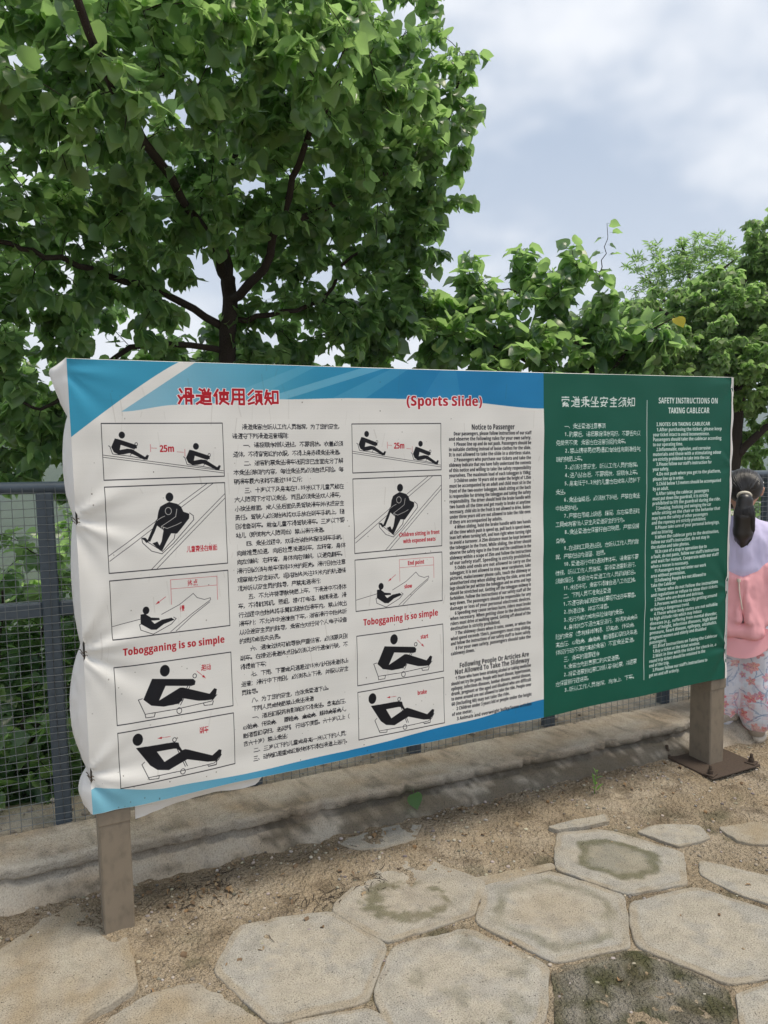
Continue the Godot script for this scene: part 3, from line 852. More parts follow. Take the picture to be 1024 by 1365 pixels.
# how the other characters are put together out of those
const BUILT := "滑⿰氵骨 道⿺辶首 使⿰亻吏 须⿰彡页 知⿰矢口 索⿱⿱十冖糸 安⿱宀女 全⿱人王 终⿰纟冬 点⿱占灬 占⿱卜口 慢⿰忄曼 曼⿱日⿱罒又 童⿱立里 需⿱雨而 前⿱䒑⿰月刂 起⿺走己 动⿰云力 刹⿰⿱乂木刂 客⿱宀各 各⿱夂口 应⿸广α 听⿰口斤 从⿰人人 作⿰亻乍 员⿱口贝 指⿰扌⿱匕日 挥⿰扌⿱冖车 您⿱你心 你⿰亻尔 的⿰白勺 请⿰讠青 遵⿺辶⿱酉寸 守⿱宀寸 列⿰歹刂 运⿺辶云 营⿱艹⿱冖吕 吕⿱口口 规⿰夫见 则⿰贝刂 按⿰扌安 顺⿰川页 序⿸广予 排⿰扌非 队⿰阝人 进⿺辶井 站⿰立占 要⿱西女 拥⿰扌用 挤⿰扌齐 着⿱羊目 适⿺辶舌 舌⿱千口 体⿰亻本 得⿰彳⿱旦寸 穿⿱宀⿱八牙 宽⿱宀⿱艹见 松⿰木公 公⿱八厶 服⿰月β 赤⿱土γ 裸⿰衤果 果⿱日木 游⿰氵⿰方⿱人子 购⿰贝勺 票⿱西示 说⿰讠兑 兑⿱丷⿱口儿 明⿰日月 充⿱亠⿱厶儿 分⿱八刀 解⿰角⿱刀牛 容⿱宀谷 位⿰亻立 担⿰扌旦 险⿰阝佥 辆⿰车两 最⿱日⿰耳又 载⿰⿱十车戈 超⿺走召 召⿱刀口 过⿺辶寸 岁⿱山夕 只⿱口八 能⿰⿱厶月⿱匕匕 陪⿰阝⿱立口 双⿰又又 孩⿰子亥 负⿱⺈贝 责⿱龶贝 驾⿱⿰力口马 驶⿰马史 任⿰亻壬 始⿰女台 台⿱厶口 将⿰丬⿱夕寸 放⿰方攵 柄⿰木丙 随⿰阝⿺辶有 时⿰日寸 准⿰冫隹 备⿱夂田 座⿸广坐 婴⿱⿰贝贝女 幼⿰幺力 即⿰艮卩 禁⿱⿰木木示 行⿰彳亍 程⿰禾⿱口王 该⿰讠亥 握⿰扌⿸尸至 住⿰亻主 推⿰扌隹 是⿱日疋 加⿰力口 速⿺辶束 拉⿰扌立 减⿰冫咸 转⿰车专 弯⿱亦弓 倾⿰亻⿰匕页 斜⿰余斗 避⿺辶⿰⿸尸口辛 辛⿱立十 翻⿰番羽 番⿱米田 羽⿰习习 保⿰亻⿱口木 持⿰扌寺 寺⿱土寸 距⿰⻊巨 注⿰氵主 意⿱⿱立日心 观⿰又见 察⿱宀⿱⿰夕又示 标⿰木示 识⿰讠只 视⿰礻见 线⿰纟戋 轨⿰车九 情⿰忄青 况⿰冫兄 兄⿱口儿 疏⿰⻊㐬 㐬⿱亠⿱厶川 导⿱己寸 允⿱厶儿 许⿰讠午 零⿱雨令 散⿰⿱艹月攵 物⿰牛勿 品⿱口⿰口口 途⿺辶余 停⿰亻亭 戴⿰⿱十⿱田共戈 机⿰木几 照⿱⿰日召灬 相⿰木目 接⿰扌⿱立女 打⿰扌丁 话⿰讠舌 触⿰角虫 摸⿰扌莫 莫⿱艹⿱日大 臂⿱⿰⿸尸口辛月 和⿰禾口 腿⿰月⿺辶艮 伸⿰亻申 外⿰夕卜 擅⿰扌⿱亠⿱回旦 沿⿰氵⿱几口 对⿰又寸 何⿰亻可 设⿰讠殳 殳⿱几又 损⿰扌员 坏⿰土不 度⿸广⿱廿又 快⿰忄夬 致⿰至攵 伤⿰亻⿱人力 害⿱宀⿱龶口 近⿺辶斤 步⿱止少 提⿰扌是 雪⿱雨彐 秒⿰禾少 改⿰己攵 酒⿰氵酉 药⿱艹⿰纟勺 影⿰⿱日京彡 京⿱亠⿱口小 响⿰口向 患⿱串心 压⿸厂土 脏⿰月⿸广土 病⿸疒丙 传⿰亻专 染⿱⿰氵九木 腰⿰月要 椎⿰木隹 癫⿸疒⿰真页 真⿱十具 痫⿸疒⿵门木 精⿰米青 神⿰礻申 等⿱⺮寺 酗⿰酉凶 者⿱耂日 孕⿱乃子 妇⿰女彐 弱⿰弓弓 残⿰歹戋 便⿰亻更 含⿱今口 项⿰工页 把⿰扌巴 据⿰扌⿸尸古 古⿱十口 完⿱宀元 好⿰女子 间⿵门日 携⿰扌⿱隹乃 易⿱日勿 燃⿰火⿱⿰夕大灬 爆⿰火⿱日⿱共水 腐⿸广⿱⿰亻寸内 蚀⿰饣虫 性⿰忄生 刺⿰束刂 激⿰氵⿰⿱白方攵 味⿰口未 低⿰亻氐 护⿰扌户 椅⿰木⿱大可 栏⿰木兰 抬⿰扌台 吊⿱口巾 吸⿰口及 烟⿰火因 嬉⿰女⿱士⿱豆口 闹⿵门⿱亠巾 摇⿰扌⿱⺈缶 摆⿰扌⿱罒⿱土厶 他⿰亻也 管⿱⺮⿱宀㠯 投⿰扌殳 掷⿰扌⿰关阝 杂⿱九木 逗⿺辶豆 留⿱⿰卩刀田 拍⿰扌白 如⿰女口 遇⿺辶禺 故⿰古攵 障⿰阝⿱立⿱日十 惊⿰忄京 慌⿰忄⿱艹⿱亡川 待⿰彳寺 新⿰⿱立木斤 救⿰求攵 援⿰扌⿱爫⿱二又 积⿰禾只 极⿰木及 配⿰酉己 合⿱亼口 经⿰纟⿱又工 域⿰土或 秩⿰禾失 定⿱宀疋 检⿰木佥 拒⿰扌巨 饮⿰饣欠 志⿱士心 清⿰氵青 危⿱⺈⿸厂卩 状⿰丬大 态⿱大心 空⿱宀⿱八工 诱⿰讠⿱禾乃 疾⿸疒矢 碍⿰石⿱旦寸 恐⿱⿰工几心 症⿸疒正 龄⿰齿令 宜⿱宀且 简⿱⺮⿵门日 到⿰至刂 售⿱隹口 流⿰氵㐬 结⿰纟⿱士口"
const NARROW := "氵讠扌亻彳忄纟阝冫礻衤口日木禾火女月车贝马弓土饣立石⻊酉丬王工子耳白目"
const SLIM_RIGHT := "刂卩彡力阝寸"
const FLAT_TOP := "宀艹亠冖⺮十人八爫䒑丷立日口山罒"
var built := {}
var strokes_of := {}

func glyph(ch: String) -> Array:
	if strokes_of.has(ch): return strokes_of[ch]
	var out := []
	if STROKES.has(ch):
		for s in STROKES[ch].split(" "):
			var l := PackedVector2Array()
			for p in s.split("-"): l.append(Vector2(int(p.substr(0, 1)), int(p.substr(1, 1))) / 9.0)
			out.append(l)
	elif built.has(ch):
		out = compose(built[ch], [0])
	strokes_of[ch] = out
	return out

func fit_in(src: Array, r: Rect2) -> Array:
	var out := []
	for l in src:
		var m := PackedVector2Array()
		for p in l: m.append(r.position + p * r.size)
		out.append(m)
	return out

func compose(d: String, at: Array) -> Array:
	var c := d[at[0]]
	at[0] += 1
	if not c in "⿰⿱⿸⿺⿵": return glyph(c)
	var ka := d[at[0]]
	var a := compose(d, at)
	var kb := d[at[0]]
	var b := compose(d, at)
	match c:
		"⿰":
			var f := 0.30 if ka in NARROW else 0.46
			if kb in SLIM_RIGHT: f = 0.60
			return fit_in(a, Rect2(0, 0.02, f, 0.96)) + fit_in(b, Rect2(f + 0.07, 0, 0.93 - f, 1))
		"⿱":
			var f := 0.27 if ka in FLAT_TOP else 0.45
			if kb in "灬心": f = 0.58
			return fit_in(a, Rect2(0.04, 0, 0.92, f)) + fit_in(b, Rect2(0.06, f + 0.07, 0.88, 0.93 - f))
		"⿸": return a + fit_in(b, Rect2(0.30, 0.42, 0.70, 0.58))
		"⿺": return a + fit_in(b, Rect2(0.42, 0, 0.58, 0.80))
	return a + fit_in(b, Rect2(0.26, 0.28, 0.52, 0.70))

func solid(pts: PackedVector2Array, col: Color) -> void:   # points in canvas pixels
	var y0 := INF
	var y1 := -INF
	for p in pts:
		y0 = minf(y0, p.y)
		y1 = maxf(y1, p.y)
	if col.a < 1.0 and strip_col != col:
		strip = Image.create(cv.get_width(), 1, false, Image.FORMAT_RGBA8)
		strip.fill(col)
		strip_col = col
	var n := pts.size()
	for y in range(maxi(0, int(y0)), mini(cv.get_height() - 1, int(y1)) + 1):
		var yc := clampf(y + 0.5, y0 + 0.01, y1 - 0.01)
		var xs := PackedFloat32Array()
		for i in n:
			var a := pts[i]
			var b := pts[(i + 1) % n]
			if (a.y <= yc) != (b.y <= yc): xs.append(a.x + (b.x - a.x) * (yc - a.y) / (b.y - a.y))
		xs.sort()
		for i in range(0, xs.size() - 1, 2):
			var x0 := int(round(xs[i]))
			var w := maxi(1, int(round(xs[i + 1])) - x0)
			if col.a < 1.0: cv.blend_rect(strip, Rect2i(0, 0, w, 1), Vector2i(x0, y))
			else: cv.fill_rect(Rect2i(x0, y, w, 1), col)

func bar(a: Vector2, b: Vector2, w: float, col: Color) -> void:   # canvas pixels
	var d := (b - a).normalized() * w * 0.5 if a.distance_to(b) > 0.001 else Vector2(w * 0.5, 0)
	var s := Vector2(-d.y, d.x)
	a -= d * 0.7
	b += d * 0.7
	solid(PackedVector2Array([a - s, b - s, b + s, a + s]), col)

func ink(mm: Array, col: Color, off := Vector2.ZERO, k := 1.0) -> void:
	var pts := PackedVector2Array()
	for i in range(0, mm.size(), 2): pts.append((Vector2(mm[i] * k, mm[i + 1]) + off) * PX)
	solid(pts, col)

func draw_line_mm(mm: Array, w: float, col: Color, off := Vector2.ZERO, k := 1.0) -> void:
	for i in range(0, mm.size() - 2, 2):
		bar((Vector2(mm[i] * k, mm[i + 1]) + off) * PX, (Vector2(mm[i + 2] * k, mm[i + 3]) + off) * PX, w * PX, col)

func dot(x: float, y: float, rx: float, ry: float, col: Color, off := Vector2.ZERO, k := 1.0, hollow := 0.0) -> void:
	var m := []
	for i in 25: m.append_array([x + cos(TAU * i / 24.0) * rx / k, y + sin(TAU * i / 24.0) * ry])
	if hollow > 0.0: draw_line_mm(m, hollow, col, off, k)
	else: ink(m.slice(0, 48), col, off, k)

func arrow(x0: float, y0: float, x1: float, y1: float, col: Color, off: Vector2, k: float) -> void:
	draw_line_mm([x0, y0, x1, y1], 1.3, col, off, k)
	var d := Vector2(x1 - x0, y1 - y0).normalized()
	var s := Vector2(-d.y, d.x) * 4.0
	ink([x1, y1, x1 - d.x * 13 + s.x, y1 - d.y * 13 + s.y, x1 - d.x * 13 - s.x, y1 - d.y * 13 - s.y], col, off, k)

func han(ch: String, x: float, y: float, w: float, h: float, thick: float, col: Color) -> void:   # top left corner and size in mm
	for l in glyph(ch):
		for i in l.size() - 1:
			bar(Vector2(x + l[i].x * w, y + l[i].y * h) * PX, Vector2(x + l[i + 1].x * w, y + l[i + 1].y * h) * PX, thick * PX, col)

func atlas(bold: bool, col: Color) -> Dictionary:
	var key := str(bold) + str(col)
	if atlases.has(key): return atlases[key]
	var f := SystemFont.new()
	f.font_names = ["Droid Sans"]
	f.font_weight = 700 if bold else 400
	var ts := TextServerManager.get_primary_interface()
	var rid: RID = f.get_rids()[0]
	var sz := Vector2i(48, 0)
	ts.font_render_range(rid, sz, 32, 126)
	var pages := []
	for i in ts.font_get_texture_count(rid, sz):
		var im: Image = ts.font_get_texture_image(rid, sz, i)
		im.convert(Image.FORMAT_RGBA8)
		var d := im.get_data()
		for k in range(0, d.size(), 4):
			if d[k + 3] > 0:
				d[k] = col.r8
				d[k + 1] = col.g8
				d[k + 2] = col.b8
		pages.append(Image.create_from_data(im.get_width(), im.get_height(), false, Image.FORMAT_RGBA8, d))
	var g := {}
	for c in range(32, 127):
		var gi: int = ts.font_get_glyph_index(rid, 48, c, 0)
		var uvr: Rect2 = ts.font_get_glyph_uv_rect(rid, sz, gi)
		g[c] = [ts.font_get_glyph_texture_idx(rid, sz, gi), Rect2i(uvr), Vector2i(ts.font_get_glyph_offset(rid, sz, gi)), float(ts.font_get_glyph_advance(rid, 48, gi).x)]
	atlases[key] = {"pages": pages, "g": g, "font": f}
	return atlases[key]

func latin(t: String, x: float, yc: float, em: float, width: float, col: Color, bold := true, squeeze := 0.85) -> float:   # left edge, middle of the line, letter size, set width (0: natural)
	var a := atlas(bold, col)
	var total := 0.0
	for i in t.length(): total += a.g[t.unicode_at(i)][3]
	var im := Image.create(int(total) + 8, 64, false, Image.FORMAT_RGBA8)
	im.fill(Color(col, 0.0))
	var at := 2.0
	for i in t.length():
		var q: Array = a.g[t.unicode_at(i)]
		if q[0] >= 0 and q[1].size.x > 0: im.blend_rect(a.pages[q[0]], q[1], Vector2i(int(round(at)) + q[2].x, 48 + q[2].y))
		at += q[3]
	var w := width if width > 0.0 else total / 48.0 * em * squeeze
	im.resize(maxi(2, int(w * PX)), maxi(2, int(64.0 / 48.0 * em * PX)), Image.INTERPOLATE_BILINEAR)
	for k in (2 if bold else 3): cv.blend_rect(im, Rect2i(Vector2i.ZERO, im.get_size()), Vector2i(int(x * PX) + k % 2, int((yc - em * 0.64) * PX)))
	return w

func han_line(t: String, x0: float, x1: float, yc: float, em: float, thick: float, col: Color, full: int) -> void:
	var units := 0.0
	for i in t.length(): units += 1.0 if t.unicode_at(i) > 255 or t[i] == " " else 0.56
	var step := (x1 - x0) / units if units >= full else em
	var x := x0
	for i in t.length():
		if t.unicode_at(i) > 255:
			han(t[i], x + step * 0.04, yc - em * 0.47, step * 0.93, em * 0.98, thick, col)
			x += step
		elif t[i] == " ": x += step
		else:
			latin(t[i], x, yc, em * 1.02, step * 0.56, col)
			x += step * 0.56

func column(lines: String, x0: float, x1: float, y: float, pitch: float, em: float, col: Color, bold: bool, sq: float) -> void:
	for l in lines.split("\n"):
		var t := l.strip_edges(true, true)
		var ind := 22.0 if l.begins_with(" ") else 0.0
		var nat := atlas_width(t, bold, col) * em * sq
		latin(t, x0 + ind, y, em, (x1 - x0 - ind) if nat > (x1 - x0 - ind) * 0.86 else nat, col, bold)
		y += pitch

func atlas_width(t: String, bold: bool, col: Color) -> float:
	var a := atlas(bold, col)
	var total := 0.0
	for i in t.length(): total += a.g[t.unicode_at(i)][3]
	return total / 48.0

func blend3(a: Color, b: Color, t: float) -> Color: return a.lerp(b, clampf(t, 0, 1))

func piecewise(x: float, xs: Array, ys: Array) -> float:
	for i in xs.size() - 1:
		if x <= xs[i + 1]: return lerpf(ys[i], ys[i + 1], smoothstep(0, 1, clampf((x - xs[i]) / (xs[i + 1] - xs[i]), 0, 1)))
	return ys[-1]

func pictures(off: Vector2, k: float, chinese: bool, ink_c: Color, red: Color, white: Color) -> void:
	var W := 1.5
	for f in [[200, 380], [402, 680], [705, 900], [995, 1187], [1213, 1400]]:
		draw_line_mm([90, f[0], 476, f[0], 476, f[1], 90, f[1], 90, f[0]], 2.1, ink_c, off, k)
	# two riders 25 metres apart
	draw_line_mm([92, 300, 476, 362], W, ink_c, off, k)
	draw_line_mm([92, 307, 476, 369], W, ink_c, off, k)
	for o in [Vector2.ZERO, Vector2(233, 40)]:
		var p := off + Vector2(o.x * k, o.y)
		ink([129, 248, 139, 250, 195, 270, 196, 280, 184, 282, 146, 268, 142, 285, 166, 281, 181, 283, 220, 309, 227, 301, 230, 306, 225, 317, 215, 317, 184, 300, 172, 295, 153, 299, 138, 299, 124, 291, 117, 275], ink_c, p, k)
		dot(151, 237, 9.5, 11, ink_c, p, k)
		dot(194, 267, 4, 5, ink_c, p, k, 1.5)
		draw_line_mm([109, 271, 113, 273, 120, 297, 171, 305, 226, 317, 231, 304], 1.8, ink_c, p, k)
		draw_line_mm([193, 274, 174, 303], W, ink_c, p, k)
	latin("25m", 265 * k + off.x, 283 + off.y, 31, 51 * k, red)
	draw_line_mm([238, 268, 238, 292], 1.0, red, off, k)
	draw_line_mm([257, 281, 241, 280], 1.0, red, off, k)
	draw_line_mm([347, 286, 347, 309], 1.0, red, off, k)
	draw_line_mm([322, 294, 342, 296], 1.0, red, off, k)
	# grown-up with a child in front on the track
	for l in [[92, 624, 417, 403], [94, 641, 437, 403], [475, 440, 222, 679], [475, 455, 239, 679]]: draw_line_mm(l, W, ink_c, off, k)
	ink([354, 499, 366, 509, 367, 523, 297, 598, 258, 630, 225, 618, 198, 589, 196, 574, 240, 560, 300, 520], white, off, k)
	draw_line_mm([354, 499, 366, 509, 367, 523, 297, 598, 258, 630, 225, 618, 198, 589, 196, 574, 250, 614, 260, 622, 300, 582, 304, 565], 1.9, ink_c, off, k)
	ink([273, 466, 289, 459, 315, 467, 327, 477, 334, 494, 353, 502, 352, 517, 327, 547, 310, 566, 291, 564, 277, 587, 259, 620, 248, 609, 259, 589, 267, 553, 247, 535, 239, 554, 222, 587, 214, 582, 228, 553, 240, 528, 248, 515, 253, 489, 260, 473], ink_c, off, k)
	ink([197, 572, 208, 573, 218, 586, 210, 590], ink_c, off, k)
	ink([229, 593, 245, 588, 258, 615, 253, 619], ink_c, off, k)
	dot(291, 443, 12.5, 15, ink_c, off, k)
	dot(285, 489, 10, 12, white, off, k, 1.6)
	for l in [[313, 484, 308, 509, 290, 521, 260, 539, 279, 547, 311, 536, 326, 529], [247, 519, 261, 510, 273, 505], [267, 543, 255, 578, 251, 595], [261, 543, 247, 571]]: draw_line_mm(l, 1.6, white, off, k)
	dot(248, 521, 4, 5, ink_c, off, k, 1.5)
	# slowing down at the end point
	for l in [[282, 804, 282, 720, 437, 722, 437, 804], [282, 751, 437, 753]]: draw_line_mm(l, 1.0, red, off, k)
	draw_line_mm([92, 857, 181, 842], W, ink_c, off, k)
	draw_line_mm([248, 834, 309, 807, 355, 774, 368, 790, 392, 799, 412, 795, 413, 802, 349, 843, 275, 896], W, ink_c, off, k)
	draw_line_mm([410, 809, 349, 851, 293, 896], W, ink_c, off, k)
	ink([181, 827, 195, 826, 214, 841, 240, 845, 241, 852, 214, 851, 224, 863, 248, 852, 280, 849, 289, 857, 254, 867, 229, 883, 212, 881, 180, 858], ink_c, off, k)
	dot(199, 815, 10.5, 13, ink_c, off, k)
	draw_line_mm([187, 858, 176, 860, 179, 878, 218, 897, 279, 870, 295, 854, 287, 848], 1.7, ink_c, off, k)
	arrow(264, 776, 231, 798, red, off, k)
	# pushing the lever to start
	ink([208, 1049, 343, 1070, 350, 1079, 347, 1091, 335, 1093, 250, 1079, 226, 1126, 297, 1093, 307, 1094, 396, 1131, 413, 1114, 422, 1119, 417, 1141, 405, 1153, 381, 1152, 357, 1149, 305, 1131, 302, 1139, 287, 1148, 240, 1149, 200, 1138, 176, 1114], ink_c, off, k)
	dot(250, 1027, 16, 20, ink_c, off, k)
	for l in [[173, 1110, 160, 1112, 179, 1164, 283, 1165, 402, 1158, 421, 1138], [179, 1164, 181, 1177, 208, 1178, 212, 1165], [374, 1161, 376, 1169, 404, 1171, 408, 1158], [330, 1094, 296, 1153], [323, 1092, 290, 1149]]: draw_line_mm(l, 2.1, ink_c, off, k)
	dot(291, 1172, 8, 10, ink_c, off, k, 2.0)
	dot(348, 1060, 6, 7, ink_c, off, k, 2.0)
	arrow(356, 1044, 385, 1074, red, off, k)
	# pulling it to brake
	ink([145, 1275, 190, 1276, 268, 1277, 283, 1282, 286, 1295, 294, 1311, 304, 1309, 315, 1313, 396, 1351, 420, 1334, 429, 1338, 426, 1356, 410, 1374, 379, 1370, 310, 1346, 247, 1370, 210, 1362, 187, 1343, 169, 1314], ink_c, off, k)
	ink([211, 1300, 267, 1300, 277, 1302, 289, 1315, 234, 1340], white, off, k)
	dot(152, 1247, 16.5, 21, ink_c, off, k)
	for l in [[170, 1329, 161, 1336, 179, 1381, 298, 1382, 400, 1380, 417, 1371, 428, 1354], [179, 1381, 182, 1388, 212, 1391, 214, 1382], [379, 1382, 381, 1387, 409, 1387, 411, 1375], [276, 1298, 302, 1369], [282, 1298, 309, 1369]]: draw_line_mm(l, 2.1, ink_c, off, k)
	dot(293, 1385, 8, 9, ink_c, off, k, 2.0)
	dot(270, 1269, 6, 7, ink_c, off, k, 2.0)
	arrow(257, 1255, 216, 1254, red, off, k)
	if chinese:
		for i in 7: han("儿童需坐在前面"[i], 340 + i * 14.6, 612, 13, 19, 1.6, red)
		for i in 2: han("终点"[i], 338 + i * 18, 726, 15, 21, 1.5, red)
		han("慢", 309, 812, 15, 19, 1.4, red)
		for i in 2: han("起动"[i], 372 + i * 17, 1026, 15, 20, 1.6, red)
		for i in 2: han("刹车"[i], 356 + i * 16, 1243, 14, 22, 1.7, red)
	else:
		latin("Children sitting in front", off.x + 282 * k, off.y + 624, 21, 186 * k, red)
		latin("with exposed seats", off.x + 300 * k, off.y + 650, 21, 150 * k, red)
		latin("End point", off.x + 318 * k, off.y + 737, 22, 78 * k, red)
		latin("slow", off.x + 300 * k, off.y + 826, 21, 38 * k, red)
		latin("start", off.x + 370 * k, off.y + 1034, 23, 38 * k, red)
		latin("brake", off.x + 352 * k, off.y + 1258, 23, 46 * k, red)
	latin("Tobogganing is so simple", off.x + 118 * k, off.y + 946, 34, 341 * k, red)

func print_sign() -> Array:
	for e in BUILT.split(" "): built[e[0]] = e.substr(1)
	var white := Color(0.89, 0.88, 0.862)
	var dark := Color(0.045, 0.05, 0.085)
	var red := Color(0.70, 0.06, 0.13)
	var green := Color(0.0, 0.335, 0.265)
	cv = Image.create(int(2936 * PX), int(1470 * PX), false, Image.FORMAT_RGBA8)
	cv.fill(white)
	var split := 1819.0
	cv.fill_rect(Rect2i(int(split * PX), 0, cv.get_width(), cv.get_height()), green)
	# blue waves along the top and the bottom
	var b1 := Color(0.20, 0.58, 0.71)
	var b2 := Color(0.52, 0.72, 0.80)
	var b3 := Color(0.08, 0.48, 0.69)
	for i in int(split * PX):
		var x := i / PX
		if x < 342.0: cv.fill_rect(Rect2i(i, 0, 1, int(242.0 * pow(1.0 - x / 342.0, 1.12) * PX)), b1)
		if x > 150.0:
			var t0 := maxf(0.0, (394.0 - x) / 240.0 * 162.0)
			var t1 := piecewise(x, [150, 330, 683, 975, 1300, 1818], [163, 140, 118, 111, 112, 147])
			if t1 > t0: cv.fill_rect(Rect2i(i, int(t0 * PX), 1, int((t1 - t0) * PX)), blend3(blend3(b2, b1, (x - 250) / 600.0), b3, (x - 650) / 700.0))
		var y0 := piecewise(x, [0, 250, 529, 915, 1400, 1819], [1388, 1432, 1446, 1438, 1418, 1391])
		cv.fill_rect(Rect2i(i, int(y0 * PX), 1, int((1470 - y0) * PX)), blend3(Color(0.47, 0.70, 0.78), b3, (x - 200) / 800.0))
	ink([560, 134, 1000, 0, 1090, 0, 700, 118], Color(0.85, 0.93, 0.97, 0.30))
	ink([880, 111, 1120, 0, 1190, 0, 1010, 111], Color(0.85, 0.93, 0.97, 0.14))
	ink([420, 138, 760, 0, 820, 0, 560, 130], Color(0.85, 0.93, 0.97, 0.12))
	ink([1250, 111, 1330, 0, 1400, 0, 1420, 112], Color(0.85, 0.93, 0.97, 0.08))
	pictures(Vector2.ZERO, 1.0, true, dark, red, white)
	pictures(Vector2(952 - 90 * 0.9715, 5), 0.9715, false, dark, red, white)
	# headings
	for pass_ in 2:
		for i in 6: han("滑道使用须知"[i], 335 + i * 58.6, 87, 48, 49, 12.5 if pass_ == 0 else 7.4, Color(0.95, 0.93, 0.93) if pass_ == 0 else red)
	for o in [Vector2(-2.5, -2.5), Vector2(2.5, -2.5), Vector2(2.5, 2.5), Vector2(-2.5, 2.5), Vector2(0, 3), Vector2(0, -3)]: latin("(Sports Slide)", 1178 + o.x, 119 + o.y, 52, 347, Color(0.95, 0.93, 0.93))
	latin("(Sports Slide)", 1178, 119, 52, 347, red)
	var y := 213.0
	for l in CHINESE_SLIDE.split("\n"):
		han_line(l, 508, 915, y, 17.8, 1.75, dark, 20)
		y += 31.15
	latin("Notice to Passenger", 1464, 221, 29, 210, dark)
	column(ENGLISH_SLIDE, 1361, 1756, 246, 20.5, 19.0, dark, true, 0.80)
	latin("Following People Or Articles Are", 1400, 1181, 27, 346, dark)
	latin("Not Allowed To Take The Slideway", 1378, 1206, 27, 370, dark)
	column(ENGLISH_BARRED, 1361, 1756, 1231, 21.0, 19.0, dark, true, 0.80)
	# green half
	var pale := Color(0.86, 0.89, 0.87)
	for i in 8: han("索道乘坐安全须知"[i], 1911 + i * 52.0, 97, 43, 41, 4.3, pale)
	draw_line_mm([2390, 110, 2396, 1397], 3.0, pale)
	latin("SAFETY INSTRUCTIONS ON", 2458, 111, 36, 386, pale)
	latin("TAKING CABLECAR", 2520, 156, 36, 269, pale)
	y = 220.0
	for l in CHINESE_CABLE.split("\n"):
		han_line(l, 1884, 2352, y, 22.0, 1.9, pale, 19)
		y += 34.85
	latin("I.NOTES ON TAKING CABLECAR", 2448, 218, 23, 345, pale)
	column(ENGLISH_CABLE, 2427, 2870, 242, 22.35, 21.5, pale, true, 0.84)
	# the weave of the vinyl cloth: fine ribs, and a few specks of dirt
	var rng := RandomNumberGenerator.new()
	rng.seed = 77
	for py in range(0, cv.get_height(), 3):
		strip = Image.create(cv.get_width(), 1, false, Image.FORMAT_RGBA8)
		strip.fill(Color(0.25, 0.25, 0.24, 0.02 + 0.045 * rng.randf()))
		cv.blend_rect(strip, Rect2i(0, 0, cv.get_width(), 1), Vector2i(0, py))
	strip_col = Color(0, 0, 0, 0)
	for i in 260:
		var p := Vector2(rng.randf() * 2930, 1470.0 * (1.0 - pow(rng.randf(), 1.7)))
		var r := rng.randf_range(0.8, 2.4)
		dot(p.x, p.y, r, r * rng.randf_range(0.6, 1.5), Color(0.22, 0.19, 0.15, rng.randf_range(0.25, 0.7)))
	for i in 200:                                                  # smears left by running water and hands
		var p := Vector2(rng.randf() * 2930, rng.randf() * 1400)
		var ln := rng.randf_range(15, 90)
		draw_line_mm([p.x, p.y, p.x + rng.randf_range(-12, 12), p.y + ln], rng.randf_range(1.0, 5.0), Color(0.36, 0.32, 0.26, rng.randf_range(0.04, 0.12)))
	cv.shrink_x2()
	var parts := []
	for r in [Rect2i(0, 0, 1819, 1470), Rect2i(1819, 0, 1117, 1470)]: parts.append(ImageTexture.create_from_image(cv.get_region(r)))
	cv = null
	return parts

# ---------------------------------------------------------------- the notice board
const BOARD_W := 2.935
const BOARD_H := 1.47
const BOARD_TOP := 1.925
var crease := FastNoiseLite.new()

func billow(x: float, v: float) -> float:                     # how far the cloth stands out from its frame
	var z := 0.006 * crease.get_noise_2d(x * 0.9, v * 1.1) + 0.0022 * crease.get_noise_2d(x * 2.4 + v * 2.0, v * 2.2 - x)
	for t in [[0.0, 0.50, 1.0], [0.0, 0.93, 1.25], [0.0, 1.345, 0.9], [0.0, 0.03, 0.5], [BOARD_W, 1.02, 0.45], [BOARD_W, 1.32, 0.6], [BOARD_W, 0.02, 0.3], [BOARD_W, 0.42, 0.2]]:
		var d := Vector2(absf(x - t[0]), v - t[1])
		var r := d.length()
		var a := atan2(d.y, d.x + 0.02)
		z += t[2] * exp(-r / 0.13) * smoothstep(0.0, 0.035, r) * (0.010 * sin(a * 6.0 + t[1] * 9.0) + 0.005 * sin(a * 13.0 + t[1] * 4.0))
		z -= t[2] * 0.010 * exp(-r * r / 0.003)
	# long pull folds across the lower left and along the bottom hem
	z += 0.004 * exp(-pow((v - 1.40 + 0.03 * x) / 0.035, 2.0)) * sin(x * 9.0) * exp(-x / 0.9)
	z += 0.0045 * exp(-pow((v - 0.36 - 0.16 * exp(-x / 0.2)) / 0.025, 2.0)) * exp(-x / 0.16)
	z += 0.0035 * smoothstep(1.15, 1.47, v) * sin(x * 5.2 + 1.5 * sin(x * 2.1))
	return z

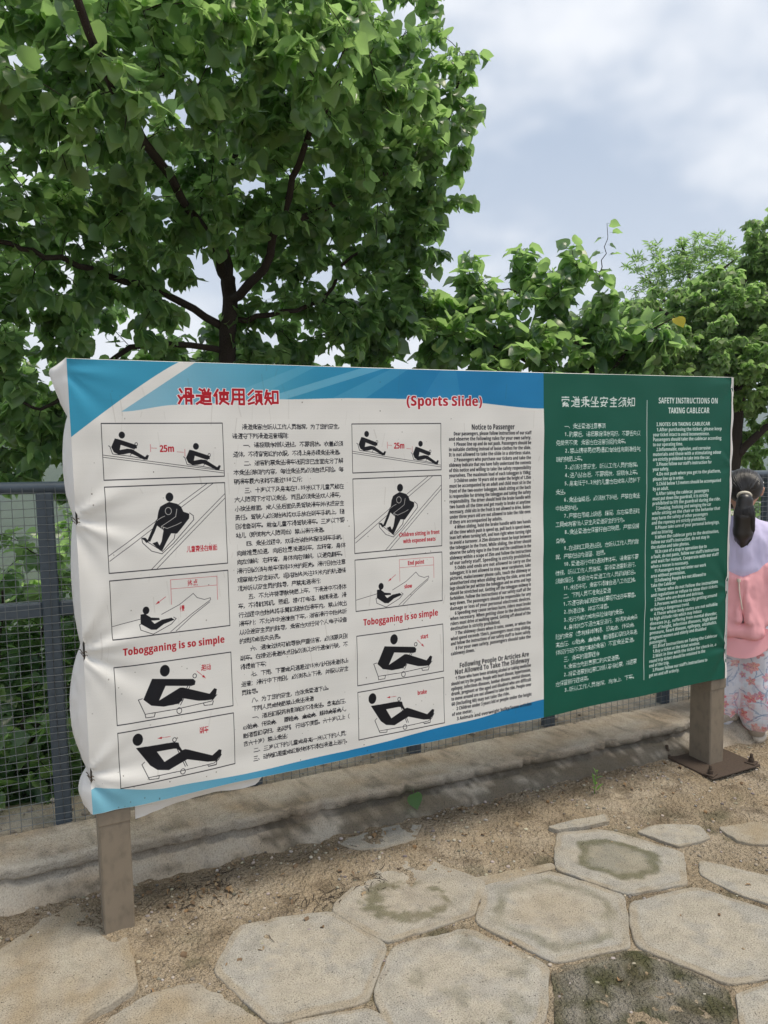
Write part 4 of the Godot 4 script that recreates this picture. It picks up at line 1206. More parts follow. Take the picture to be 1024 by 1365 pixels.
func build_sign() -> void:
	crease.seed = 52
	crease.frequency = 1.6
	crease.fractal_octaves = 2
	var sgn := thing("notice_board", "wide cloth notice board, white slide rules beside a green cable car panel, on two posts", "sign")
	var along := Vector3(cos(0.4448), 0, -sin(0.4448))
	var out := Vector3(sin(0.4448), 0, cos(0.4448))
	var up := (Vector3.UP + along * 0.0078).normalized()
	sgn.transform = Transform3D(Basis(along, up, out).orthonormalized(), Vector3(-0.9713, 0, -2.3447))
	var prints := print_sign()
	var split := 1819.0 / 2936.0 * BOARD_W
	# printed front in two sheets of print, one cloth: left and right panels
	var halves := [["white_panel", 0.0, split, prints[0], 150], ["green_panel", split, BOARD_W, prints[1], 92]]
	for hv in halves:
		var st := tool()
		st.set_smooth_group(0)
		var nx: int = hv[4]
		var ny := 124
		for j in ny + 1:
			for i in nx + 1:
				var fx := i / float(nx)
				var x := lerpf(hv[1], hv[2], fx)
				var v := BOARD_H * j / ny
				var dx := 0.0
				var dy := 0.0
				if j == ny: dy = 0.002 * sin(x * 11.0)
				# the laced edge is scalloped a little
				var e := exp(-x / 0.04)
				dx += e * 0.006 * (1.0 if absf(v - 0.5) < 0.02 or absf(v - 0.93) < 0.03 or absf(v - 1.345) < 0.02 else 0.0)
				st.set_uv(Vector2(fx, v / BOARD_H))
				st.add_vertex(Vector3(x + dx, BOARD_TOP - v - dy - 0.004 * sin(PI * x / BOARD_W) * (1.0 - v), billow(x, v)))
		for j in ny:
			for i in nx:
				var p := j * (nx + 1) + i
				for q in [p, p + 1, p + nx + 2, p, p + nx + 2, p + nx + 1]: st.add_index(q)
		st.generate_normals()
		var m := plain(Color.WHITE, 0.5)
		m.metallic_specular = 0.4
		m.albedo_texture = hv[3]
		m.texture_repeat = false
		m.backlight_enabled = true
		m.backlight = Color(0.10, 0.10, 0.10)
		var o := obj(hv[0], st.commit(), m, sgn)
		o.set_meta("label", "white panel with toboggan pictures and slide rules" if hv[1] == 0.0 else "green panel with cable car safety rules")
	# the cloth wrapped round the left edge, bulging between its lacings
	var st := tool()
	st.set_smooth_group(0)
	var ny := 110
	var ns := 12
	for j in ny + 1:
		var v := BOARD_H * j / ny
		var bulge := 0.0
		for span in [[-0.02, 0.17, 0.050], [0.17, 0.50, 0.026], [0.50, 0.93, 0.020], [0.93, 1.345, 0.048], [1.345, 1.49, 0.036]]:
			if v >= span[0] and v < span[1]: bulge = span[2] * pow(sin(PI * (v - span[0]) / (span[1] - span[0])), 0.7 if span[0] > 0.0 else 1.0)
		if v < 0.17: bulge = 0.050 * (v / 0.03 if v < 0.03 else pow(1.0 - (v - 0.03) / 0.14, 0.8)) + 0.004
		for i in ns + 1:
			var t := i / float(ns)
			var wob := 0.007 * crease.get_noise_2d(t * 2.0, v * 6.0) + 0.004 * crease.get_noise_2d(t * 5.0, v * 17.0)
			var x := -bulge * pow(sin(PI * minf(t * 1.25, 1.0) * 0.5), 0.8) * (1.0 - 0.55 * smoothstep(0.7, 1.0, t)) + wob * sin(PI * minf(t * 1.3, 1.0)) * smoothstep(0.0, 0.03, bulge)
			st.add_vertex(Vector3(x, BOARD_TOP - v + (0.004 if j == 0 else 0.0), billow(0.0, v) * (1.0 - t) - 0.130 * t - 0.001))
	for j in ny:
		for i in ns:
			var p := j * (ns + 1) + i
			for q in [p, p + ns + 2, p + 1, p, p + ns + 1, p + ns + 2]: st.add_index(q)
	st.generate_normals()
	obj("side_cloth", st.commit(), M.cloth, sgn)
	# back, right side and top of the wrapped cloth
	st = tool()
	st.set_smooth_group(-1)
	var b := BOARD_TOP - BOARD_H
	quad(st, Vector3(BOARD_W, BOARD_TOP, -0.131), Vector3(0, BOARD_TOP, -0.131), Vector3(0, b, -0.131), Vector3(BOARD_W, b, -0.131))
	quad(st, Vector3(BOARD_W, BOARD_TOP, 0.0), Vector3(BOARD_W + 0.006, BOARD_TOP, -0.131), Vector3(BOARD_W + 0.006, b, -0.131), Vector3(BOARD_W, b, 0.0))
	obj("back_cloth", done(st), M.cloth, sgn)
	st = tool()
	st.set_smooth_group(0)
	for i in 60:
		var x0 := BOARD_W * i / 60.0
		var x1 := BOARD_W * (i + 1) / 60.0
		var row := func(x: float) -> Array: return [Vector3(x, BOARD_TOP - 0.004 * sin(PI * x / BOARD_W), billow(x, 0.0)), Vector3(x, BOARD_TOP + 0.004 - 0.003 * sin(PI * x / BOARD_W), -0.03), Vector3(x, BOARD_TOP + 0.002, -0.131)]
		var a: Array = row.call(x0)
		var c: Array = row.call(x1)
		for k in 2: quad(st, a[k + 1], c[k + 1], c[k], a[k])
	obj("top_cloth", done(st), M.cloth, sgn)
	# the white selvedge down the right edge
	st = tool()
	st.set_smooth_group(0)
	for j in 60:
		var v0 := BOARD_H * j / 60.0
		var v1 := BOARD_H * (j + 1) / 60.0
		quad(st, Vector3(BOARD_W - 0.010, BOARD_TOP - v0, billow(BOARD_W - 0.010, v0) + 0.002), Vector3(BOARD_W + 0.004 + 0.003 * sin(v0 * 40.0), BOARD_TOP - v0, billow(BOARD_W, v0)), Vector3(BOARD_W + 0.004 + 0.003 * sin(v1 * 40.0), BOARD_TOP - v1, billow(BOARD_W, v1)), Vector3(BOARD_W - 0.010, BOARD_TOP - v1, billow(BOARD_W - 0.010, v1) + 0.002))
	obj("selvedge", done(st), M.cloth, sgn)
	# the loose flap that hangs below the lower hem
	st = tool()
	st.set_smooth_group(0)
	for j in 7:
		for i in 41:
			var x := lerpf(0.135, 0.60, i / 40.0)
			var deep := 0.062 * (1.0 - 0.5 * i / 40.0) * (1.0 - smoothstep(0.9, 1.0, i / 40.0)) + 0.010 + 0.008 * crease.get_noise_2d(x * 3.0, 2.0)
			st.add_vertex(Vector3(x, b + 0.012 - deep * j / 6.0, -0.014 - 0.03 * sin(j / 6.0 * 1.6) + 0.010 * sin(x * 14.0) * j / 6.0 + 0.006 * crease.get_noise_2d(x * 6.0, j * 0.6)))
	for j in 6:
		for i in 40:
			var p := j * 41 + i
			for q in [p, p + 1, p + 42, p, p + 42, p + 41]: st.add_index(q)
	st.generate_normals()
	obj("loose_flap", st.commit(), M.cloth, sgn)
	# steel frame inside
	st = tool()
	for fr in [[Vector3(BOARD_W / 2, BOARD_TOP - 0.035, -0.07), Vector3(BOARD_W - 0.02, 0.05, 0.09)], [Vector3(BOARD_W / 2, b + 0.030, -0.072), Vector3(BOARD_W - 0.02, 0.05, 0.09)]]:
		chamfer_box(st, Transform3D(Basis(), fr[0]), fr[1])
	for x in [0.04, BOARD_W / 2, BOARD_W - 0.04]: chamfer_box(st, Transform3D(Basis(), Vector3(x, BOARD_TOP - BOARD_H / 2, -0.073)), Vector3(0.05, BOARD_H - 0.12, 0.08))
	obj("frame", done(st), M.post, sgn)
	# lacing: short loops of cord through eyelets
	for v in [0.50, 0.93, 1.345]:
		st = tool()
		var pts := []
		for i in 9: pts.append(Vector3(0.010 - 0.020 * i / 8.0, BOARD_TOP - v + 0.004 * sin(i * 1.1), 0.004 * sin(PI * i / 8.0) - 0.045 * pow(i / 8.0, 2.0)))
		tube(st, pts, range(9).map(func(_i): return 0.0014), 6)
		tube(st, pts.map(func(p): return p + Vector3(0.002, -0.012, 0)), range(9).map(func(_i): return 0.0012), 6)
		obj("cord", done(st), M.rope, sgn)
	# posts
	for x in [0.066, 2.897]:
		st = tool()
		var low := -0.06 if x < 1.0 else 0.0
		chamfer_box(st, Transform3D(Basis(), Vector3(x, (b + 0.02 + low) / 2, -0.078)), Vector3(0.098, b + 0.02 - low, 0.132), 0.005)
		var post := obj("post", done(st), M.post, sgn)
		st = tool()
		chamfer_box(st, Transform3D(Basis(), Vector3(x, b - 0.030, -0.078)), Vector3(0.104, 0.050, 0.138), 0.003)
		obj("collar", done(st), M.post, post)
		if x > 1.0:
			st = tool()
			chamfer_box(st, Transform3D(Basis(), Vector3(x + 0.008, 0.017, -0.070)), Vector3(0.335, 0.010, 0.345), 0.003)
			obj("base_plate", done(st), M.rust, post)
			for cx in [-0.135, 0.150]:
				for cz in [-0.205, 0.068]:
					st = tool()
					chamfer_box(st, Transform3D(Basis(Vector3.UP, 0.3), Vector3(x + cx, 0.025, cz)), Vector3(0.050, 0.006, 0.050), 0.001)
					var p := Vector3(x + cx, 0.0, cz)
					tube(st, [p + Vector3.UP * 0.028, p + Vector3.UP * 0.046], [0.014, 0.014], 6)
					tube(st, [p + Vector3.UP * 0.046, p + Vector3.UP * 0.067, p + Vector3.UP * 0.069], [0.008, 0.008, 0.006], 8)
					obj("bolt", done(st), M.rust, post)

# ---------------------------------------------------------------- trees and shrubs
# a broad heart-shaped leaf, one unit long from the end of its stalk to its tip (stalk at the origin, tip along +y, face along +z)
func leaf_mesh(kind: String, bend: float, fold: float) -> ArrayMesh:
	var st := tool()
	st.set_smooth_group(0)
	var prof: Array
	match kind:
		"heart": prof = [[0.0, 0.03], [-0.035, 0.26], [0.10, 0.42], [0.30, 0.475], [0.52, 0.40], [0.74, 0.22], [0.90, 0.07], [1.0, 0.0]]
		"oval": prof = [[0.0, 0.02], [0.08, 0.20], [0.28, 0.33], [0.52, 0.33], [0.76, 0.20], [1.0, 0.0]]
		_: prof = [[0.0, 0.02], [0.25, 0.11], [0.6, 0.10], [1.0, 0.0]]
	var stalk := 0.30 if kind == "heart" else 0.12
	var pt := func(y: float, x: float) -> Vector3:
		return Vector3(x * cos(fold), y * cos(bend * y) + stalk, -absf(x) * -sin(fold) - bend * y * y * 0.55 + 0.09 * sin(y * 11.0 + x * 6.0 + bend * 9.0) * absf(x))
	for i in prof.size() - 1:
		var y0: float = maxf(prof[i][0], 0.0)
		var y1: float = maxf(prof[i + 1][0], 0.0)
		var m0: Vector3 = pt.call(y0, 0.0)
		var m1: Vector3 = pt.call(y1, 0.0)
		for s in [-1.0, 1.0]:
			var e0: Vector3 = pt.call(prof[i][0], s * prof[i][1])
			var e1: Vector3 = pt.call(prof[i + 1][0], s * prof[i + 1][1])
			if s < 0:
				for p in [m0, e0, e1]: st.add_vertex(p)
				if m0 != m1:
					for p in [m0, e1, m1]: st.add_vertex(p)
			else:
				for p in [m0, e1, e0]: st.add_vertex(p)
				if m0 != m1:
					for p in [m0, m1, e1]: st.add_vertex(p)
	if kind == "heart":
		var w := 0.014
		var a := Vector3(0, 0, 0)
		var b: Vector3 = pt.call(0.05, 0.0)
		for k in 3:
			var o := Vector3(cos(TAU * k / 3.0), 0, sin(TAU * k / 3.0)) * w
			var o2 := Vector3(cos(TAU * (k + 1) / 3.0), 0, sin(TAU * (k + 1) / 3.0)) * w
			quad(st, a + o, b + o, b + o2, a + o2)
	return done(st)

func leaf_material(c: Color, through: Color, rough := 0.42) -> StandardMaterial3D:
	var m := plain(c, rough)
	m.metallic_specular = 0.5
	m.backlight_enabled = true
	m.backlight = through
	return m

func leaf_frame(at: Vector3, outward: Vector3, size: float, droop: float) -> Transform3D:
	var tip := (outward + Vector3.DOWN * droop + Vector3(rng.randf_range(-0.6, 0.6), rng.randf_range(-0.5, 0.5), rng.randf_range(-0.6, 0.6))).normalized()
	var face := (Vector3.UP * 0.9 + outward * 0.55 + Vector3(rng.randf_range(-0.95, 0.95), rng.randf_range(-0.5, 0.3), rng.randf_range(-0.95, 0.95))).normalized()
	var side := tip.cross(face)
	if side.length() < 0.05: side = tip.cross(Vector3(0.3, 0.2, 0.9))
	side = side.normalized()
	face = side.cross(tip).normalized()
	return Transform3D(Basis(side * size, tip * size, face * size), at)

# limbs: arrays of points with a first and last radius; blobs: [centre, radii, how many twigs]
func grow(root: Node3D, limbs: Array, blobs: Array, o: Dictionary) -> void:
	var nodes := PackedVector3Array()
	var names := ["trunk"]
	for i in limbs.size():
		var l: Array = limbs[i][0]
		var pts := []
		for k in l.size() - 1:
			for t in 4:
				var q := t / 4.0
				var p0: Vector3 = l[maxi(k - 1, 0)]
				var p3: Vector3 = l[mini(k + 2, l.size() - 1)]
				pts.append(l[k].cubic_interpolate(l[k + 1], p0, p3, q) + Vector3(fine.get_noise_2d(k + q, i * 7.0), fine.get_noise_2d(k + q, i * 7.0 + 40), fine.get_noise_2d(k + q, i * 7.0 + 80)) * 0.035 * (0.0 if k + t == 0 else 1.0))
		pts.append(l[-1])
		var radii := []
		for k in pts.size():
			var f := k / float(pts.size() - 1)
			radii.append(lerpf(limbs[i][1], limbs[i][2], pow(f, 0.8)) * (1.0 + 0.10 * fine.get_noise_2d(k * 0.37, i)))
			if i > 0 or f > 0.5: nodes.append(pts[k])
		var st := tool()
		tube(st, pts, radii, 9 if i == 0 else 7)
		obj("trunk" if i == 0 else "limb", done(st), M.bark, root)
	# twigs reach from the nearest wood to points spread through the crown
	var goals := []
	for b in blobs:
		for i in b[2]:
			var d := Vector3(rng.randfn(), rng.randfn(), rng.randfn()).normalized() * pow(rng.randf(), 0.45)
			goals.append(b[0] + Vector3(d.x * b[1].x, d.y * b[1].y, d.z * b[1].z))
	var mids := []
	for g in goals:
		var best := INF
		for n in nodes: best = minf(best, n.distance_squared_to(g))
		mids.append([best, g])
	mids.sort_custom(func(a, c): return a[0] < c[0])
	var wood := tool()
	var frames := []                                          # [transform, colour]
	var size: float = o.leaf
	for m in mids:
		var g: Vector3 = m[1]
		var best := INF
		var from := g
		for n in nodes:
			var d := n.distance_squared_to(g)
			if d < best:
				best = d
				from = n
		var len := sqrt(best)
		if len < 0.02: continue
		var dir := (g - from) / len
		var bow := Vector3(rng.randf_range(-0.12, 0.12), rng.randf_range(0.0, 0.16), rng.randf_range(-0.12, 0.12)) * len
		var seg := clampi(int(len / 0.07), 2, 8)
		var pts := []
		for k in seg + 1:
			var t := k / float(seg)
			var p := from + (g - from) * t + bow * sin(PI * t)
			pts.append(p)
			if k > 0: nodes.append(p)
		var r0: float = clampf(len * 0.012, 0.0025, 0.010) * o.get("wood", 1.0)
		tube(wood, pts, range(seg + 1).map(func(k): return lerpf(r0, 0.0016, k / float(seg))), 4, false)
		# leaves along the outer part, alternating, and a tuft at the end
		var count: int = o.per_twig
		for k in count:
			var t := 1.0 - pow(rng.randf(), 1.4) * clampf(0.34 / len, 0.35, 1.0)
			var p := from + (g - from) * t + bow * sin(PI * t)
			var ang := rng.randf() * TAU
			var outw := (Vector3(cos(ang), rng.randf_range(-0.2, 0.45), sin(ang)) + dir * 0.55).normalized()
			var sz := size * (0.45 + 0.85 * sqrt(rng.randf()))
			frames.append([leaf_frame(p + outw * 0.006, outw, sz, o.droop), rng.randf()])
	stuff(obj("twigs", done(wood), M.bark, root))
	lay_leaves(root, frames, o)

func lay_leaves(root: Node3D, frames: Array, o: Dictionary) -> void:
	var meshes: Array = o.meshes
	var mats: Array = o.mats
	if o.get("single", 0) > 0:                                # the leaves that show largest are parts of their own
		for f in frames:
			var q: Vector3 = f[0].origin - EYE
			var ahead := -q.z
			var inside := ahead > 0.5 and absf(q.x / ahead) < 0.53 and q.y / ahead < 0.62 and q.y / ahead > -0.85
			f.append(f[0].basis.y.length() / q.length() if inside else 0.0)
		frames.sort_custom(func(a, c): return a[2] > c[2])
		for i in mini(o.single, frames.size()):
			var l := obj("leaf", meshes[i % meshes.size()], mats[int(frames[i][1] * 0.999 * mats.size())], root)
			l.transform = frames[i][0]
		frames = frames.slice(mini(o.single, frames.size()))
	var sets := {}
	for i in frames.size():
		var key := (i % meshes.size()) * 100 + int(frames[i][1] * 0.999 * mats.size())
		if not sets.has(key): sets[key] = []
		sets[key].append(frames[i][0])
	for key in sets:
		var mm := MultiMesh.new()
		mm.transform_format = MultiMesh.TRANSFORM_3D
		mm.mesh = meshes[int(key / 100.0)]
		mm.instance_count = sets[key].size()
		for i in sets[key].size(): mm.set_instance_transform(i, sets[key][i])
		var mi := MultiMeshInstance3D.new()
		mi.name = "foliage"
		mi.multimesh = mm
		mi.material_override = mats[key % 100]
		root.add_child(mi, true)
		stuff(mi)

func lin(r: float, g: float, b: float) -> Color: return Color(r, g, b).linear_to_srgb()

func build_trees() -> void:
	rng.seed = 90210
	var heart := [leaf_mesh("heart", 0.35, 0.20), leaf_mesh("heart", 0.75, 0.38), leaf_mesh("heart", 0.15, 0.34), leaf_mesh("heart", -0.25, 0.25), leaf_mesh("heart", 1.15, 0.30), leaf_mesh("heart", 0.5, 0.48)]
	var through := Color(0.74, 0.90, 0.54)
	var green := [leaf_material(lin(0.052, 0.090, 0.056), through, 0.28), leaf_material(lin(0.062, 0.102, 0.058), through, 0.28), leaf_material(lin(0.044, 0.080, 0.054), through, 0.28), leaf_material(lin(0.078, 0.118, 0.058), through, 0.28), leaf_material(lin(0.110, 0.148, 0.060), through, 0.28)]
	# the big tree over the board
	var a := thing("apricot_tree", "tall broad-leaved tree whose dark crown hangs over the left of the board", "tree")
	grow(a, [
		[[Vector3(-1.05, -0.9, -4.75), Vector3(-0.99, 0.4, -4.66), Vector3(-0.95, 1.43, -4.60), Vector3(-0.92, 2.16, -4.55), Vector3(-0.90, 2.41, -4.50), Vector3(-0.89, 2.63, -4.50)], 0.075, 0.042],
		[[Vector3(-0.89, 2.50, -4.50), Vector3(-0.68, 2.58, -4.30), Vector3(-0.52, 2.81, -4.10), Vector3(-0.38, 3.01, -3.80), Vector3(-0.21, 3.19, -3.50), Vector3(-0.09, 3.37, -3.30)], 0.032, 0.008],
		[[Vector3(-0.52, 2.81, -4.10), Vector3(-0.34, 2.91, -4.20), Vector3(-0.02, 3.13, -4.40), Vector3(0.25, 3.36, -4.60), Vector3(0.44, 3.61, -4.70), Vector3(0.53, 3.91, -4.70)], 0.022, 0.006],
		[[Vector3(-0.89, 2.61, -4.50), Vector3(-0.96, 2.80, -4.20), Vector3(-0.95, 2.88, -3.60), Vector3(-0.97, 2.96, -2.90), Vector3(-0.94, 3.10, -2.40)], 0.032, 0.013],
		[[Vector3(-0.92, 2.33, -4.55), Vector3(-1.12, 2.47, -4.30), Vector3(-1.32, 2.51, -4.00), Vector3(-1.50, 2.53, -3.60), Vector3(-1.64, 2.55, -3.40), Vector3(-1.76, 2.58, -3.20)], 0.026, 0.008],
		[[Vector3(-0.89, 2.63, -4.50), Vector3(-0.91, 3.04, -4.60), Vector3(-0.81, 3.47, -4.60), Vector3(-0.73, 3.92, -4.50), Vector3(-0.65, 4.42, -4.40)], 0.034, 0.009],
		[[Vector3(-0.91, 2.38, -4.55), Vector3(-0.65, 2.41, -4.50), Vector3(-0.35, 2.51, -4.60), Vector3(-0.16, 2.79, -4.70), Vector3(0.12, 3.02, -4.90)], 0.020, 0.006],
		[[Vector3(-0.92, 2.20, -4.55), Vector3(-1.31, 2.22, -4.30), Vector3(-1.62, 2.05, -4.20), Vector3(-1.79, 1.86, -4.00), Vector3(-1.91, 1.98, -3.80)], 0.022, 0.006]],
		[[Vector3(-1.15, 3.15, -3.10), Vector3(0.62, 0.42, 0.55), 95], [Vector3(-0.55, 3.30, -3.30), Vector3(0.55, 0.45, 0.5), 85], [Vector3(-0.83, 3.10, -4.30), Vector3(0.75, 0.55, 0.6), 120],
		[Vector3(-0.12, 3.36, -3.95), Vector3(0.5, 0.5, 0.5), 90], [Vector3(0.16, 3.66, -4.5), Vector3(0.45, 0.55, 0.5), 85], [Vector3(-0.38, 2.85, -4.6), Vector3(0.55, 0.42, 0.5), 85],
		[Vector3(0.10, 2.97, -4.9), Vector3(0.36, 0.40, 0.4), 50], [Vector3(-1.45, 2.80, -3.9), Vector3(0.6, 0.42, 0.6), 95], [Vector3(-1.80, 2.32, -3.8), Vector3(0.45, 0.45, 0.5), 80],
		[Vector3(-1.25, 2.36, -4.35), Vector3(0.55, 0.32, 0.5), 40], [Vector3(-1.80, 2.95, -3.1), Vector3(0.5, 0.5, 0.6), 70], [Vector3(0.30, 3.20, -4.8), Vector3(0.28, 0.40, 0.35), 40],
		[Vector3(-0.33, 3.95, -3.9), Vector3(0.8, 0.45, 0.7), 90], [Vector3(-0.95, 3.75, -3.4), Vector3(0.7, 0.4, 0.7), 70], [Vector3(-0.6, 2.30, -4.75), Vector3(0.5, 0.25, 0.35), 55], [Vector3(-0.95, 2.12, -4.95), Vector3(0.6, 0.22, 0.35), 55], [Vector3(-0.15, 2.42, -4.95), Vector3(0.35, 0.25, 0.3), 40],
		[Vector3(-1.95, 1.75, -4.3), Vector3(0.5, 0.40, 0.4), 100], [Vector3(-2.35, 1.95, -4.7), Vector3(0.6, 0.5, 0.5), 90], [Vector3(-1.55, 1.95, -4.6), Vector3(0.45, 0.3, 0.4), 50], [Vector3(-0.25, 3.55, -5.0), Vector3(0.7, 0.5, 0.5), 60]],
		{"leaf": 0.074, "per_twig": 14, "droop": 0.75, "meshes": heart, "mats": green, "single": 300})
	# the smaller tree that tops the right half of the board
	var b := thing("young_tree", "smaller pale green tree rising just above the board's upper edge", "tree")
	grow(b, [
		[[Vector3(1.40, -0.8, -5.35), Vector3(1.46, 0.6, -5.32), Vector3(1.48, 1.46, -5.30), Vector3(1.51, 1.90, -5.30), Vector3(1.42, 2.26, -5.30)], 0.055, 0.028],
		[[Vector3(1.48, 1.70, -5.30), Vector3(1.20, 2.05, -5.25), Vector3(0.85, 2.25, -5.15), Vector3(0.40, 2.38, -5.05), Vector3(0.05, 2.45, -5.0)], 0.026, 0.006],
		[[Vector3(1.51, 1.90, -5.30), Vector3(1.62, 2.15, -5.25), Vector3(1.75, 2.32, -5.15), Vector3(1.92, 2.42, -5.02)], 0.020, 0.004],
		[[Vector3(1.42, 2.26, -5.30), Vector3(1.48, 2.55, -5.24), Vector3(1.51, 2.76, -5.20), Vector3(1.53, 2.93, -5.20), Vector3(1.54, 3.09, -5.20)], 0.007, 0.0015],
		[[Vector3(1.42, 2.26, -5.30), Vector3(1.20, 2.48, -5.35), Vector3(1.05, 2.66, -5.40), Vector3(0.80, 2.72, -5.40)], 0.016, 0.004]],
		[[Vector3(0.02, 2.42, -5.0), Vector3(0.24, 0.22, 0.3), 24], [Vector3(0.30, 2.55, -5.25), Vector3(0.18, 0.20, 0.3), 18], [Vector3(0.52, 2.40, -5.1), Vector3(0.26, 0.22, 0.32), 30], [Vector3(0.72, 2.62, -5.35), Vector3(0.18, 0.18, 0.3), 20], [Vector3(0.95, 2.42, -5.2), Vector3(0.24, 0.26, 0.35), 24], [Vector3(1.15, 2.68, -5.4), Vector3(0.20, 0.14, 0.3), 18],
		[Vector3(1.30, 2.42, -5.35), Vector3(0.24, 0.26, 0.35), 24], [Vector3(1.52, 2.56, -5.3), Vector3(0.14, 0.20, 0.25), 16], [Vector3(1.62, 2.32, -5.25), Vector3(0.20, 0.18, 0.3), 22], [Vector3(1.84, 2.30, -5.1), Vector3(0.14, 0.16, 0.2), 14], [Vector3(1.78, 2.10, -5.2), Vector3(0.22, 0.18, 0.3), 22],
		[Vector3(0.85, 2.14, -5.05), Vector3(0.75, 0.20, 0.35), 36], [Vector3(0.2, 1.95, -5.2), Vector3(0.6, 0.4, 0.4), 40], [Vector3(0.18, 2.74, -5.1), Vector3(0.06, 0.16, 0.08), 7], [Vector3(0.60, 2.80, -5.3), Vector3(0.05, 0.20, 0.08), 7], [Vector3(1.00, 2.88, -5.4), Vector3(0.06, 0.16, 0.08), 7], [Vector3(1.33, 2.80, -5.3), Vector3(0.05, 0.18, 0.08), 6], [Vector3(1.45, 1.85, -5.3), Vector3(0.5, 0.4, 0.4), 35]],
		{"leaf": 0.098, "per_twig": 10, "droop": 0.55, "meshes": heart, "mats": green, "single": 280})
	# its bare leading shoot with a few small leaves, and one yellowed leaf
	for q in [[1.545, 3.09, 0.075], [1.58, 3.03, 0.07], [1.50, 3.00, 0.06], [1.56, 2.95, 0.06], [1.50, 2.90, 0.07], [1.57, 2.88, 0.075]]:
		var l := obj("leaf", heart[2], green[3], b)
		l.transform = leaf_frame(Vector3(q[0] - (q[0] - 1.535) * 0.5, q[1], -5.20), Vector3(signf(q[0] - 1.535), 0.15, 0.2), q[2], 0.2)
	var yl := obj("leaf", heart[0], leaf_material(lin(0.42, 0.34, 0.03), Color(0.8, 0.75, 0.2)), b)
	yl.set_meta("label", "single yellowed leaf at the right tip of the tree")
	yl.transform = Transform3D(Basis(Vector3(0.9, 0.3, 0.2).normalized() * 0.085, Vector3(0.55, -0.7, 0.35).normalized() * 0.085, Vector3(0.1, 0.5, 0.85).normalized() * 0.085), Vector3(1.92, 2.44, -5.0))
	# the larger round tree farther off on the right
	var oval := [leaf_mesh("oval", 0.4, 0.2), leaf_mesh("oval", 0.9, 0.45)]
	var dm := [leaf_material(lin(0.115, 0.160, 0.065), through, 0.5), leaf_material(lin(0.150, 0.192, 0.078), through, 0.5), leaf_material(lin(0.085, 0.125, 0.050), through, 0.55)]
	var d := thing("round_tree", "full round-crowned tree with a dark leaning trunk beyond the board's right end", "tree")
	grow(d, [
		[[Vector3(4.30, -1.8, -9.6), Vector3(4.40, 0.2, -9.6), Vector3(4.46, 1.46, -9.60), Vector3(4.52, 2.15, -9.60), Vector3(4.78, 2.70, -9.70), Vector3(5.20, 3.10, -9.90)], 0.16, 0.07],
		[[Vector3(4.48, 2.0, -9.60), Vector3(4.35, 2.5, -9.55), Vector3(4.15, 2.85, -9.6), Vector3(3.75, 3.2, -9.8), Vector3(3.4, 3.4, -9.9)], 0.07, 0.015],
		[[Vector3(4.40, 2.2, -9.58), Vector3(4.0, 2.35, -9.4), Vector3(3.6, 2.5, -9.3), Vector3(3.2, 2.45, -9.3)], 0.045, 0.012],
		[[Vector3(4.78, 2.70, -9.70), Vector3(4.8, 3.3, -10.0), Vector3(4.9, 3.9, -10.2)], 0.06, 0.015],
		[[Vector3(4.46, 1.3, -9.6), Vector3(4.8, 1.75, -9.4), Vector3(5.3, 1.9, -9.4), Vector3(5.9, 1.9, -9.4)], 0.06, 0.02]],
		[[Vector3(3.75, 2.85, -9.9), Vector3(1.0, 0.75, 0.9), 260], [Vector3(5.0, 3.25, -10.3), Vector3(1.1, 0.75, 1.0), 210], [Vector3(3.25, 2.55, -9.4), Vector3(0.65, 0.62, 0.7), 170],
		[Vector3(5.3, 4.15, -10.0), Vector3(0.6, 0.5, 0.7), 110], [Vector3(5.3, 2.2, -10.0), Vector3(1.0, 0.8, 0.8), 140], [Vector3(4.2, 2.3, -10.2), Vector3(1.0, 0.7, 0.7), 130], [Vector3(4.9, 1.2, -10.3), Vector3(1.0, 0.8, 0.6), 110], [Vector3(2.7, 2.0, -9.8), Vector3(0.8, 0.9, 0.7), 130], [Vector3(4.1, 2.45, -9.0), Vector3(0.8, 0.6, 0.4), 120], [Vector3(5.2, 2.8, -9.3), Vector3(0.9, 0.7, 0.4), 140], [Vector3(4.5, 3.3, -9.6), Vector3(0.8, 0.5, 0.6), 130]],
		{"leaf": 0.098, "per_twig": 30, "droop": 0.6, "meshes": oval, "mats": dm, "wood": 1.8})
	# a thin feathery tree behind it
	var narrow := [leaf_mesh("narrow", 0.3, 0.2)]
	var em := [leaf_material(lin(0.070, 0.105, 0.050), through, 0.6), leaf_material(lin(0.095, 0.130, 0.065), through, 0.6)]
	var e := thing("feathery_tree", "thin feathery grey-green treetop behind the round tree", "tree")
	grow(e, [
		[[Vector3(6.0, -4.0, -15.4), Vector3(6.0, 1.0, -15.3), Vector3(6.05, 3.5, -15.1), Vector3(6.1, 4.6, -15.0)], 0.16, 0.05],
		[[Vector3(6.05, 3.6, -15.1), Vector3(5.6, 4.3, -15.0), Vector3(5.2, 4.8, -15.0)], 0.05, 0.012], [[Vector3(6.08, 4.2, -15.0), Vector3(6.6, 4.8, -15.0), Vector3(7.0, 5.1, -15.0)], 0.05, 0.012],
		[[Vector3(6.1, 4.6, -15.0), Vector3(6.0, 5.1, -15.0), Vector3(5.9, 5.4, -15.0)], 0.04, 0.01]],
		[[Vector3(5.55, 4.95, -15.0), Vector3(0.75, 0.55, 0.6), 120], [Vector3(6.4, 5.15, -15.0), Vector3(0.75, 0.50, 0.6), 120], [Vector3(5.0, 4.2, -15.0), Vector3(0.5, 0.5, 0.5), 45], [Vector3(6.0, 4.0, -15.2), Vector3(1.2, 0.8, 0.6), 110]],
		{"leaf": 0.115, "per_twig": 14, "droop": 0.1, "meshes": narrow, "mats": em, "wood": 2.2})
